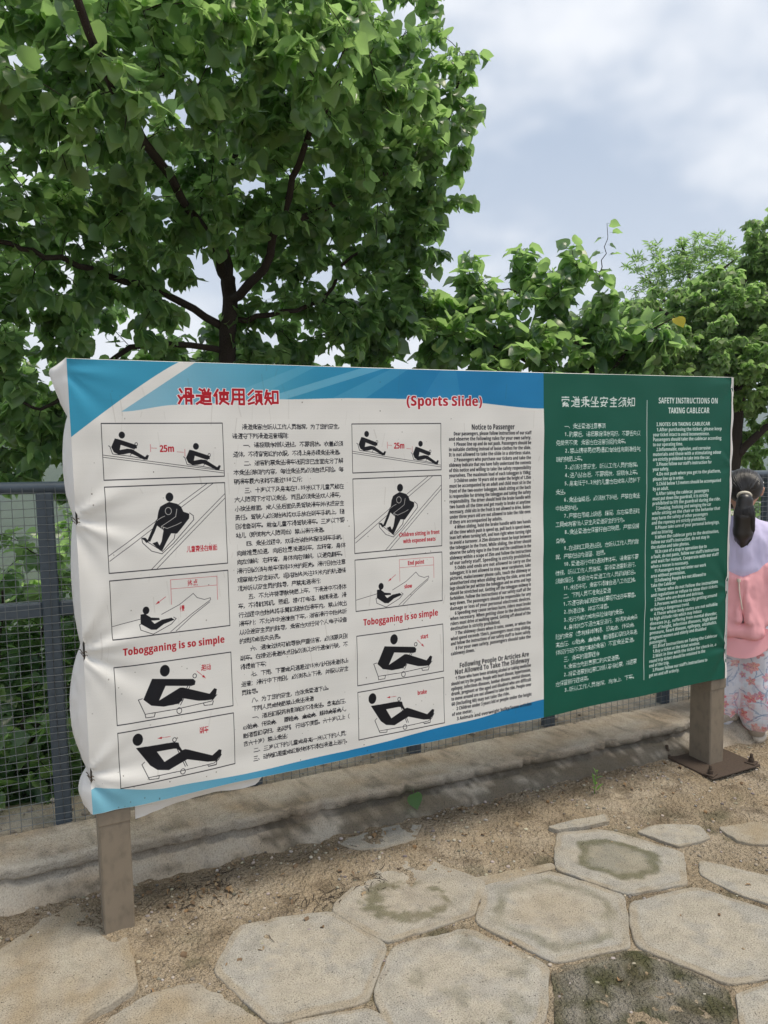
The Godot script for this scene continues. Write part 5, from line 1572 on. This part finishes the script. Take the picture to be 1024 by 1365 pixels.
	# undergrowth behind the fence
	var shrubs := [
		[Vector3(-2.0, -0.05, -3.75), "leafy shrub behind the wire mesh at the left edge", 0.55, 1.25, 210, 0.075],
		[Vector3(-1.25, -0.05, -3.85), "leafy shrub behind the fence post left of the board", 0.48, 1.10, 190, 0.072],
		[Vector3(-1.72, 0.02, -3.42), "low bright shrub pressed against the wire mesh left of the board", 0.50, 0.62, 130, 0.070],
		[Vector3(-3.0, -0.3, -4.0), "leafy shrub farther along the fence to the left", 0.7, 1.2, 90, 0.08],
		[Vector3(-0.4, -0.3, -5.3), "tall leafy shrub behind the board's left half", 0.8, 2.0, 170, 0.085],
		[Vector3(3.2, -0.6, -6.6), "low leafy shrub behind the fence beside the child", 0.9, 1.6, 150, 0.075],
		[Vector3(-2.3, -1.2, -6.3), "tall shrub on the slope behind the left of the fence", 1.0, 2.6, 150, 0.095]]
	for s in shrubs:
		var r := thing("leafy_shrub", s[1], "shrub", "undergrowth behind the fence")
		var p: Vector3 = s[0]
		var stems := []
		for k in 6:
			var ang := TAU * k / 6.0 + rng.randf()
			var w: float = s[2] * rng.randf_range(0.35, 0.85)
			stems.append([[p, p + Vector3(cos(ang) * w * 0.4, s[3] * 0.35, sin(ang) * w * 0.4), p + Vector3(cos(ang) * w, s[3] * rng.randf_range(0.6, 0.85), sin(ang) * w)], 0.016, 0.005])
		grow(r, stems, [[p + Vector3(0, s[3] * 0.52, 0), Vector3(s[2], s[3] * 0.55, s[2] * 0.8), int(s[4])], [p + Vector3(0, s[3] * 0.22, 0.1), Vector3(s[2] * 0.9, s[3] * 0.24, s[2] * 0.7), int(s[4] * 0.5)]], {"leaf": s[5], "per_twig": 8, "droop": 0.45, "meshes": heart, "mats": green, "single": 90 if p.z > -4.5 and p.x > -2.5 else 0})

# ---------------------------------------------------------------- the child
# a smooth body out of tapered capsules [from, to, radius, radius, flatten] joined softly, meshed as surface nets
func soft_mesh(st: SurfaceTool, bones: Array, cell: float, soft: float, folds := 0.0) -> void:
	var lo := Vector3.INF
	var hi := -Vector3.INF
	for b in bones:
		var r: float = maxf(b[2], b[3]) + cell * 3.0 + soft
		for p in [b[0], b[1]]:
			lo = lo.min(p - Vector3.ONE * r)
			hi = hi.max(p + Vector3.ONE * r)
	var n := Vector3i(((hi - lo) / cell).ceil()) + Vector3i.ONE
	var acc := PackedFloat32Array()
	acc.resize(n.x * n.y * n.z)
	for b in bones:
		var a: Vector3 = b[0]
		var ab: Vector3 = b[1] - a
		var l2 := maxf(ab.length_squared(), 1e-9)
		var r: float = maxf(b[2], b[3]) + cell * 2.0 + soft * 3.0
		var i0 := Vector3i(((a.min(b[1]) - Vector3.ONE * r - lo) / cell).floor()).max(Vector3i.ZERO)
		var i1 := Vector3i(((a.max(b[1]) + Vector3.ONE * r - lo) / cell).ceil()).min(n - Vector3i.ONE)
		for z in range(i0.z, i1.z + 1):
			for y in range(i0.y, i1.y + 1):
				for x in range(i0.x, i1.x + 1):
					var p := lo + Vector3(x, y, z) * cell
					var t := clampf((p - a).dot(ab) / l2, 0.0, 1.0)
					var d := (p - a - ab * t).length() - lerpf(b[2], b[3], t)
					acc[(z * n.y + y) * n.x + x] += exp(-d / soft)
	var val := PackedFloat32Array()
	val.resize(acc.size())
	for i in acc.size(): val[i] = -soft * log(acc[i]) if acc[i] > 1e-30 else 1.0
	var at := {}
	var pts := PackedVector3Array()
	var sx := 1
	var sy := n.x
	var sz := n.x * n.y
	var corner := [0, sx, sy, sx + sy, sz, sx + sz, sy + sz, sx + sy + sz]
	var cpos := [Vector3(0, 0, 0), Vector3(1, 0, 0), Vector3(0, 1, 0), Vector3(1, 1, 0), Vector3(0, 0, 1), Vector3(1, 0, 1), Vector3(0, 1, 1), Vector3(1, 1, 1)]
	var edges := [[0, 1], [2, 3], [4, 5], [6, 7], [0, 2], [1, 3], [4, 6], [5, 7], [0, 4], [1, 5], [2, 6], [3, 7]]
	for z in n.z - 1:
		for y in n.y - 1:
			for x in n.x - 1:
				var i := z * sz + y * sy + x
				var neg := 0
				for c in corner:
					if val[i + c] < 0.0: neg += 1
				if neg == 0 or neg == 8: continue
				var sum := Vector3.ZERO
				var cnt := 0
				for e in edges:
					var va := val[i + corner[e[0]]]
					var vb := val[i + corner[e[1]]]
					if (va < 0.0) != (vb < 0.0):
						sum += cpos[e[0]].lerp(cpos[e[1]], va / (va - vb))
						cnt += 1
				at[i] = pts.size()
				var v := lo + (Vector3(x, y, z) + sum / cnt) * cell
				if folds > 0.0: v += Vector3(coarse.get_noise_3d(v.x * 9.0, v.y * 3.5, v.z * 9.0), 0.0, coarse.get_noise_3d(v.x * 9.0 + 40.0, v.y * 3.5, v.z * 9.0)) * folds
				pts.append(v)
	st.set_smooth_group(0)
	for i in at:
		for ax in [[sx, sy, sz], [sy, sz, sx], [sz, sx, sy]]:
			if (val[i] < 0.0) == (val[i + ax[0]] < 0.0): continue
			var q := [i - ax[1] - ax[2], i - ax[2], i, i - ax[1]]
			if not (at.has(q[0]) and at.has(q[1]) and at.has(q[3])): continue
			var v := q.map(func(k): return pts[at[k]])
			if val[i] < 0.0: quad(st, v[0], v[3], v[2], v[1])
			else: quad(st, v[0], v[1], v[2], v[3])

func limb_chain(pts: Array, radii: Array) -> Array:
	var out := []
	for i in pts.size() - 1: out.append([pts[i], pts[i + 1], radii[i], radii[i + 1]])
	return out

func flower_print() -> ImageTexture:
	var im := Image.create(512, 512, false, Image.FORMAT_RGBA8)
	im.fill(Color(0.86, 0.87, 0.90))
	var r := RandomNumberGenerator.new()
	r.seed = 12
	cv = im
	for i in 70:
		var p := Vector2(r.randf(), r.randf()) * 512.0
		var d := Vector2.from_angle(r.randf() * TAU)
		for k in 6:
			bar(p, p + d * 16.0, r.randf_range(3, 9), Color(0.52, 0.60, 0.72, 0.75))
			p += d * 15.0
			d = d.rotated(r.randf_range(-0.5, 0.5))
	for i in 42:
		var p := Vector2(r.randf(), r.randf()) * 512.0
		var s := r.randf_range(18, 34)
		var c: Color = [Color(0.86, 0.42, 0.44), Color(0.90, 0.56, 0.50), Color(0.84, 0.50, 0.58)][r.randi() % 3]
		for k in 5:
			var a := TAU * k / 5.0 + i
			var o := PackedVector2Array()
			for e in 10: o.append(p + Vector2.from_angle(a) * s * 0.55 + Vector2(cos(TAU * e / 10.0) * s * 0.55, sin(TAU * e / 10.0) * s * 0.34).rotated(a))
			solid(o, c.lerp(Color(0.95, 0.80, 0.78), r.randf() * 0.5))
		for k in 7: bar(p, p + Vector2.from_angle(TAU * k / 7.0) * s * 0.7, 1.5, Color(0.66, 0.25, 0.28))
		solid(PackedVector2Array([p + Vector2(-4, -3), p + Vector2(4, -4), p + Vector2(4, 4), p + Vector2(-4, 4)]), Color(0.92, 0.78, 0.52))
	cv = null
	return ImageTexture.create_from_image(im)

func build_person() -> void:
	var who := thing("person", "child with a ponytail, lavender top and floral trousers beyond the board's right end", "person")
	who.transform = Transform3D(Basis(Vector3.UP, -0.42).scaled(Vector3.ONE * 1.035), Vector3(1.925, 0.0, -3.99))
	# she faces -z in her own frame, with her right hand at +x; 1.42 m tall
	var skin := plain(Color(0.80, 0.62, 0.52), 0.55)
	skin.subsurf_scatter_enabled = true
	skin.subsurf_scatter_strength = 0.08
	var st := tool()
	var neck := Vector3(0, 1.155, 0.0)
	var hand_r := Vector3(0.12, 0.86, -0.30)
	var hand_l := Vector3(-0.10, 0.87, -0.29)
	var bones := limb_chain([Vector3(0, 0.66, 0), Vector3(0, 0.80, 0), Vector3(0, 0.98, 0.0), neck], [0.105, 0.088, 0.092, 0.045])
	bones += limb_chain([neck, Vector3(0, 1.23, -0.01)], [0.040, 0.040])
	bones += limb_chain([Vector3(0, 1.315, -0.005), Vector3(0, 1.325, -0.012)], [0.082, 0.085])
	bones += limb_chain([Vector3(0, 1.265, -0.035), Vector3(0, 1.25, -0.055)], [0.055, 0.040])
	for s in [-1.0, 1.0]:
		var sh := Vector3(s * 0.135, 1.085, 0.0)
		var el := Vector3(s * 0.195, 0.87, -0.03)
		var ha: Vector3 = hand_r if s > 0 else hand_l
		bones += limb_chain([Vector3(0, 1.10, 0), sh, el, ha], [0.055, 0.046, 0.034, 0.024])
		bones += limb_chain([Vector3(s * 0.06, 0.66, 0), Vector3(s * 0.085, 0.36, -0.01 * s), Vector3(s * 0.085, 0.07, 0.015)], [0.085, 0.055, 0.036])
		bones += limb_chain([Vector3(s * 0.085, 0.045, 0.02), Vector3(s * 0.10, 0.035, -0.12)], [0.034, 0.028])
	soft_mesh(st, bones, 0.014, 0.010)
	for s in [-1.0, 1.0]:                                     # hands, closed loosely round each other in front
		var ha: Vector3 = hand_r if s > 0 else hand_l
		var f := Vector3(-s * 0.35, 0.05, -0.93).normalized()
		var fb := limb_chain([ha, ha + f * 0.05], [0.024, 0.026])
		for k in 4:
			var root_: Vector3 = ha + f * 0.055 + Vector3(0, 0.024 - 0.016 * k, 0)
			var len: float = [0.026, 0.030, 0.028, 0.022][k]
			fb += limb_chain([root_, root_ + f * len, root_ + f * len + Vector3(-s * len * 0.8, -0.004, 0.004)], [0.0085, 0.0080, 0.0070])
		fb += limb_chain([ha + f * 0.012 + Vector3(0, 0.016, 0), ha + f * 0.038 + Vector3(-s * 0.012, 0.042, 0), ha + f * 0.062 + Vector3(-s * 0.022, 0.048, 0)], [0.011, 0.0095, 0.008])
		soft_mesh(st, fb, 0.004, 0.003)
	var hb := limb_chain([Vector3(0, 1.300, -0.100), Vector3(0, 1.285, -0.108)], [0.010, 0.013])      # nose, ears, lips
	for s in [-1.0, 1.0]: hb += limb_chain([Vector3(s * 0.084, 1.318, 0.004), Vector3(s * 0.082, 1.292, -0.004)], [0.014, 0.010])
	hb += limb_chain([Vector3(-0.018, 1.258, -0.090), Vector3(0.018, 1.258, -0.090)], [0.009, 0.009])
	soft_mesh(st, hb, 0.004, 0.003)
	obj("body", done(st), skin, who)
	for s in [-1.0, 1.0]:
		var eye := SphereMesh.new()
		eye.radius = 0.010
		eye.height = 0.020
		eye.radial_segments = 12
		eye.rings = 6
		var e := obj("eye", eye, plain(Color(0.06, 0.045, 0.04), 0.2), who)
		e.position = Vector3(s * 0.030, 1.313, -0.086)
	# hair: a cap over the head, drawn back to a tie, and the tail
	var hair := plain(Color(0.10, 0.085, 0.08), 0.36)
	hair.metallic_specular = 0.6
	st = tool()
	soft_mesh(st, limb_chain([Vector3(0, 1.338, 0.008), Vector3(0, 1.335, 0.020)], [0.085, 0.084]) + limb_chain([Vector3(0, 1.30, 0.045), Vector3(0, 1.295, 0.060)], [0.062, 0.050]) + limb_chain([Vector3(-0.06, 1.33, -0.02), Vector3(0.06, 1.33, -0.02)], [0.035, 0.035]) + limb_chain([Vector3(-0.045, 1.375, -0.055), Vector3(0.045, 1.375, -0.055)], [0.032, 0.032]), 0.008, 0.006)
	for k in 90:                                              # strands drawn back to the tie
		var ang := lerpf(-2.3, 2.3, k / 89.0)
		var d0 := Vector3(sin(ang), cos(ang) * 0.95, -0.55 + 0.25 * absf(sin(ang))).normalized()
		var d1 := Vector3(0.10 * sin(ang), -0.30, 1.0).normalized()
		var pts := []
		for i in 8: pts.append(Vector3(0, 1.335, 0.012) + d0.slerp(d1, i / 7.0) * (0.0865 + 0.003 * fine.get_noise_2d(k * 2.0, i * 0.1) + 0.012 * pow(i / 7.0, 2.0)))
		tube(st, pts, [0.002, 0.004, 0.0045, 0.0045, 0.0045, 0.004, 0.0035, 0.003], 4, false)
	obj("hair", done(st), hair, who)
	st = tool()
	soft_mesh(st, limb_chain([Vector3(0, 1.302, 0.108), Vector3(0.004, 1.27, 0.135), Vector3(0.0, 1.19, 0.140), Vector3(-0.004, 1.10, 0.130), Vector3(-0.002, 1.035, 0.122)], [0.018, 0.034, 0.042, 0.040, 0.012]) + limb_chain([Vector3(0.016, 1.26, 0.13), Vector3(0.026, 1.10, 0.125), Vector3(0.016, 1.04, 0.12)], [0.018, 0.018, 0.006]) + limb_chain([Vector3(-0.016, 1.26, 0.13), Vector3(-0.028, 1.12, 0.125), Vector3(-0.020, 1.05, 0.12)], [0.018, 0.018, 0.006]), 0.007, 0.004)
	# strands over the tail
	for k in 46:
		var a := TAU * k / 46.0
		var pts := []
		for i in 7:
			var t := i / 6.0
			var w := lerpf(0.016, 0.045, minf(t * 3.0, 1.0)) * (1.0 - 0.75 * smoothstep(0.75, 1.0, t)) + 0.003 * fine.get_noise_2d(k * 3.0, t)
			pts.append(Vector3(0.004 * sin(t * 3.0) + cos(a) * w * 1.05, 1.300 - t * 0.275 - 0.02 * fine.get_noise_2d(k * 5.0, 3.0) * t, 0.110 + 0.030 * sin(PI * minf(t * 1.6, 1.0)) + sin(a) * w))
		tube(st, pts, [0.003, 0.0035, 0.0035, 0.003, 0.0028, 0.002, 0.0008], 4, false)
	obj("ponytail", done(st), hair, who)
	var ring := TorusMesh.new()
	ring.inner_radius = 0.022
	ring.outer_radius = 0.036
	ring.rings = 20
	ring.ring_segments = 8
	var tie := obj("hair_tie", ring, plain(Color(0.86, 0.83, 0.76), 0.6), who)
	tie.transform = Transform3D(Basis(Vector3.RIGHT, -0.75), Vector3(0.001, 1.290, 0.120))
	st = tool()
	chamfer_box(st, Transform3D(Basis(Vector3.UP, 0.5), Vector3(0.083, 1.352, 0.018)), Vector3(0.006, 0.010, 0.030), 0.002)
	obj("hair_clip", done(st), plain(Color(0.85, 0.85, 0.86), 0.2, 0.8), who)
	# loose top with half sleeves
	var shirt := plain(Color(0.80, 0.775, 0.90), 0.85)
	shirt.rim_enabled = true
	shirt.rim = 0.2
	st = tool()
	var tb := limb_chain([Vector3(0, 0.925, 0.0), Vector3(0, 1.00, 0.005), Vector3(0, 1.075, 0.0), Vector3(0, 1.135, 0.0)], [0.132, 0.118, 0.104, 0.056])
	for s in [-1.0, 1.0]:
		tb += limb_chain([Vector3(s * 0.05, 1.085, 0.0), Vector3(s * 0.140, 1.075, 0.0), Vector3(s * 0.190, 0.945, -0.02)], [0.070, 0.060, 0.058])
		tb += limb_chain([Vector3(s * 0.07, 0.93, 0.0), Vector3(s * 0.06, 1.05, 0.01)], [0.098, 0.085])
	soft_mesh(st, tb, 0.010, 0.012, 0.012)
	obj("top", done(st), shirt, who)
	# wide trousers gathered at the ankle
	var trousers := plain(Color.WHITE, 0.85)
	trousers.albedo_texture = flower_print()
	trousers.uv1_triplanar = true
	trousers.uv1_scale = Vector3.ONE * 2.3
	st = tool()
	var pb := limb_chain([Vector3(0, 0.86, 0.0), Vector3(0, 0.70, 0.0)], [0.112, 0.122])
	for s in [-1.0, 1.0]:
		pb += limb_chain([Vector3(s * 0.055, 0.70, 0.0), Vector3(s * 0.085, 0.45, 0.0), Vector3(s * 0.092, 0.22, 0.012), Vector3(s * 0.092, 0.125, 0.016), Vector3(s * 0.090, 0.088, 0.016)], [0.112, 0.100, 0.094, 0.082, 0.048])
		for k in 5:                                           # folds
			var a: float = TAU * k / 5.0 + s
			pb += limb_chain([Vector3(s * 0.08 + cos(a) * 0.075, 0.52, sin(a) * 0.075), Vector3(s * 0.092 + cos(a + 0.3) * 0.078, 0.30, 0.012 + sin(a + 0.3) * 0.078), Vector3(s * 0.092 + cos(a) * 0.060, 0.115, 0.016 + sin(a) * 0.060)], [0.018, 0.026, 0.020])
	soft_mesh(st, pb, 0.010, 0.008, 0.008)
	obj("trousers", done(st), trousers, who)
	# pink sun jacket tied round the waist, its brimmed hood hanging behind
	var pink := plain(Color(0.93, 0.67, 0.69), 0.75)
	pink.rim_enabled = true
	pink.rim = 0.25
	st = tool()
	soft_mesh(st, limb_chain([Vector3(-0.10, 0.885, 0.02), Vector3(0.10, 0.885, 0.02)], [0.098, 0.098]) + limb_chain([Vector3(-0.075, 0.84, 0.055), Vector3(-0.095, 0.66, 0.085)], [0.070, 0.040]) + limb_chain([Vector3(0.075, 0.84, 0.055), Vector3(0.095, 0.66, 0.085)], [0.070, 0.040]) + limb_chain([Vector3(-0.05, 0.86, 0.09), Vector3(-0.055, 0.60, 0.125)], [0.045, 0.040]) + limb_chain([Vector3(0.05, 0.86, 0.09), Vector3(0.060, 0.60, 0.125)], [0.045, 0.044]) + limb_chain([Vector3(-0.05, 0.60, 0.125), Vector3(0.06, 0.60, 0.125)], [0.038, 0.038]) + limb_chain([Vector3(-0.012, 0.86, 0.125), Vector3(-0.020, 0.66, 0.150)], [0.018, 0.020]) + limb_chain([Vector3(0.022, 0.86, 0.125), Vector3(0.036, 0.66, 0.150)], [0.018, 0.024]), 0.009, 0.006, 0.014)
	var jacket := obj("jacket", done(st), pink, who)
	st = tool()                                               # the brim: a curved stiff blade
	st.set_smooth_group(0)
	for layer in 2:
		for i in 17:
			for j in 6:
				var a := lerpf(-1.45, 1.45, i / 16.0)
				var t := j / 5.0
				var r := lerpf(0.085, 0.175, t) * (0.82 + 0.18 * cos(a))
				st.add_vertex(Vector3(sin(a) * r * 1.02, 0.640 - cos(a) * r * 0.92 - 0.012 * t, 0.148 + 0.020 * t - 0.035 * pow(absf(sin(a)), 2.0) - 0.004 * layer))
	for layer in 2:
		for i in 16:
			for j in 5:
				var p := layer * 102 + i * 6 + j
				for q in ([p, p + 6, p + 7, p, p + 7, p + 1] if layer == 0 else [p, p + 7, p + 6, p, p + 1, p + 7]): st.add_index(q)
	st.generate_normals()
	obj("brim", st.commit(), pink, jacket)
	st = tool()
	tube(st, [Vector3(-0.015, 0.865, 0.150), Vector3(-0.010, 0.80, 0.160), Vector3(0.004, 0.72, 0.168)], [0.004, 0.0035, 0.0035], 6)
	tube(st, [Vector3(-0.015, 0.872, 0.150), Vector3(-0.015, 0.857, 0.152)], [0.009, 0.009], 8)
	obj("drawstring", done(st), plain(Color(0.85, 0.80, 0.74), 0.5), jacket)
	# shoes
	for s in [-1.0, 1.0]:
		st = tool()
		soft_mesh(st, limb_chain([Vector3(s * 0.090, 0.052, 0.030), Vector3(s * 0.097, 0.050, -0.06), Vector3(s * 0.104, 0.038, -0.125)], [0.042, 0.042, 0.034]) + limb_chain([Vector3(s * 0.088, 0.085, 0.035), Vector3(s * 0.09, 0.085, 0.0)], [0.030, 0.032]), 0.007, 0.006)
		var shoe := obj("shoe", done(st), plain(Color(0.60, 0.55, 0.49), 0.7), who)
		st = tool()
		st.set_smooth_group(0)
		for k in 28:
			var row := func(q: int) -> Array:
				var a := TAU * q / 28.0
				var p := Vector3(s * 0.097 + cos(a) * 0.047, 0, -0.042 + sin(a) * 0.122)
				return [p + Vector3.UP * 0.004, p * Vector3(1, 0, 1) + Vector3.UP * 0.028]
			var a: Array = row.call(k)
			var b: Array = row.call(k + 1)
			quad(st, a[0], b[0], b[1], a[1])
			for p in [a[1], b[1], Vector3(s * 0.097, 0.030, -0.042)]: st.add_vertex(p)
			for p in [b[0], a[0], Vector3(s * 0.097, 0.004, -0.042)]: st.add_vertex(p)
		obj("sole", done(st), plain(Color(0.74, 0.70, 0.64), 0.7), shoe)

# ---------------------------------------------------------------- small things on the ground
func build_litter() -> void:
	rng.seed = 314
	# gravel nobody could count
	var st := tool()
	var ico := SphereMesh.new()
	ico.radius = 0.5
	ico.height = 0.72
	ico.radial_segments = 6
	ico.rings = 3
	var mm := MultiMesh.new()
	mm.transform_format = MultiMesh.TRANSFORM_3D
	mm.use_colors = true
	mm.mesh = ico
	var spots := []
	while spots.size() < 15000:
		var s := rng.randf_range(-1.3, 4.4)
		var n := 0.06 + 1.55 * pow(rng.randf(), 1.25)
		if coarse.get_noise_2d(s * 2.0 + 9.0, n * 2.0) + rng.randf_range(-0.3, 0.3) < -0.05: continue
		spots.append(Vector2(s, n))
	mm.instance_count = spots.size()
	for i in spots.size():
		var z := 0.0018 + 0.014 * pow(rng.randf(), 8.0)
		var p := kerb_point(spots[i].x, spots[i].y, dirt_height(spots[i].x, spots[i].y) + z * 0.12)
		mm.set_instance_transform(i, Transform3D(Basis.from_euler(Vector3(rng.randf() * 0.6, rng.randf() * TAU, rng.randf() * 0.6)).scaled(Vector3(z * rng.randf_range(0.8, 1.5), z, z)), p))
		var v := rng.randf_range(0.14, 0.46)
		mm.set_instance_color(i, Color(v, v * rng.randf_range(0.82, 0.95), v * rng.randf_range(0.62, 0.85)))
	var g := MultiMeshInstance3D.new()
	g.name = "gravel"
	g.multimesh = mm
	var gm := plain(Color.WHITE, 0.9)
	gm.vertex_color_use_as_albedo = true
	g.material_override = gm
	add_child(g)
	tag(g, "loose gravel scattered over the sandy earth and in the joints", "gravel")
	stuff(g)
	# grit and gravel behind the fence
	var m2 := MultiMesh.new()
	m2.transform_format = MultiMesh.TRANSFORM_3D
	m2.use_colors = true
	m2.mesh = ico
	m2.instance_count = 1500
	for i in 1500:
		var s := rng.randf_range(-1.5, 6.0)
		var n := -rng.randf_range(0.25, 2.4)
		var p := kerb_point(s, n)
		p.y = 0.145 if n > -0.58 else hill_height(p.x, p.z, -n)
		var z := 0.004 + 0.026 * pow(rng.randf(), 3.5)
		m2.set_instance_transform(i, Transform3D(Basis.from_euler(Vector3(rng.randf() * 0.6, rng.randf() * TAU, 0.2)).scaled(Vector3(z * 1.3, z, z)), p))
		var v := rng.randf_range(0.12, 0.45)
		m2.set_instance_color(i, Color(v, v * 0.88, v * 0.72))
	var g2 := MultiMeshInstance3D.new()
	g2.name = "grit"
	g2.multimesh = m2
	g2.material_override = gm
	add_child(g2)
	tag(g2, "stones and grit on the terrace behind the fence", "gravel")
	stuff(g2)
	# fallen leaves and twigs
	var dry := [leaf_material(lin(0.24, 0.15, 0.075), Color(0.4, 0.3, 0.15), 0.8), leaf_material(lin(0.16, 0.105, 0.06), Color(0.3, 0.2, 0.1), 0.8), leaf_material(lin(0.30, 0.22, 0.13), Color(0.4, 0.3, 0.2), 0.8)]
	var shape := [leaf_mesh("oval", 1.4, 0.5), leaf_mesh("narrow", 1.0, 0.6)]
	var gl := leaf_mesh("heart", 0.2, 0.05)
	var fallen := obj("fallen_leaf", gl, leaf_material(lin(0.045, 0.10, 0.03), Color(0.5, 0.8, 0.3)))
	fallen.transform = Transform3D(Basis(Vector3(0.07, 0.01, -0.03), Vector3(0.012, -0.050, 0.045), Vector3(-0.01, 0.05, 0.05)), kerb_point(1.62, 0.030, 0.130))
	tag(fallen, "fresh green leaf lying on the front of the kerb", "leaf")
	var heap := thing("leaf_litter", "dry curled leaves and bits of twig strewn over the earth along the kerb", "leaf litter")
	heap.set_meta("kind", "stuff")
	for k in 2:
		for m in 3:
			var q := MultiMesh.new()
			q.transform_format = MultiMesh.TRANSFORM_3D
			q.mesh = shape[k]
			q.instance_count = 44
			for i in 44:
				var s := rng.randf_range(0.0, 3.2)
				var n := 0.10 + 0.55 * pow(rng.randf(), 2.2)
				if i % 4 == 0:
					s = 1.3 + rng.randf() * 2.2
					n = 0.9 + rng.randf() * 0.5
				if i % 5 == 1:
					s = 0.55 + rng.randf() * 0.25
					n = 0.16 + rng.randf() * 0.16
				var z := rng.randf_range(0.016, 0.042)
				q.set_instance_transform(i, Transform3D(Basis.from_euler(Vector3(-PI / 2 + rng.randf_range(-0.4, 0.4), rng.randf() * TAU, rng.randf_range(-0.3, 0.3))).scaled(Vector3.ONE * z), kerb_point(s, n, dirt_height(s, n) + 0.006)))
			var mi := MultiMeshInstance3D.new()
			mi.name = "dry_leaves"
			mi.multimesh = q
			mi.material_override = dry[m]
			heap.add_child(mi, true)
			stuff(mi)
	st = tool()
	for i in 150:
		var s := rng.randf_range(-0.2, 3.4)
		var n := 0.10 + 0.6 * pow(rng.randf(), 2.0)
		if i % 3 == 0:
			s = 0.62 + rng.randf_range(-0.15, 0.2)
			n = 0.20 + rng.randf_range(-0.08, 0.1)
		if i % 3 == 1:
			s = 1.18 + rng.randf_range(-0.2, 0.15)
			n = 0.42 + rng.randf_range(-0.06, 0.06)
		var d := Vector3.RIGHT.rotated(Vector3.UP, rng.randf() * TAU) * rng.randf_range(0.008, 0.028)
		var p := kerb_point(s, n, dirt_height(s, n) + 0.004)
		tube(st, [p - d, p + Vector3.UP * 0.002 + Vector3(d.z, 0, -d.x) * 0.2, p + d], [0.0010, 0.0012, 0.0008], 4)
	stuff(obj("twig_bits", done(st), M.bark, heap))
	# a seedling by the kerb
	var seedling := thing("seedling", "small green weed sprouting from the earth by the kerb", "weed")
	var at := Vector3(0.945, 0.012, -3.31)
	var narrow := leaf_mesh("narrow", 0.6, 0.4)
	var wm := leaf_material(lin(0.10, 0.17, 0.05), Color(0.6, 0.85, 0.3))
	st = tool()
	tube(st, [at, at + Vector3(0.006, 0.06, 0.0), at + Vector3(0.012, 0.115, 0.004)], [0.0022, 0.0018, 0.001], 5)
	obj("stem", done(st), wm, seedling)
	for i in 9:
		var l := obj("leaf", narrow, wm, seedling)
		var a := i * 2.4
		l.transform = leaf_frame(at + Vector3(0.006, 0.015 + 0.012 * i, 0.001), Vector3(cos(a), 0.7, sin(a)), 0.055 - 0.003 * i, -0.3)
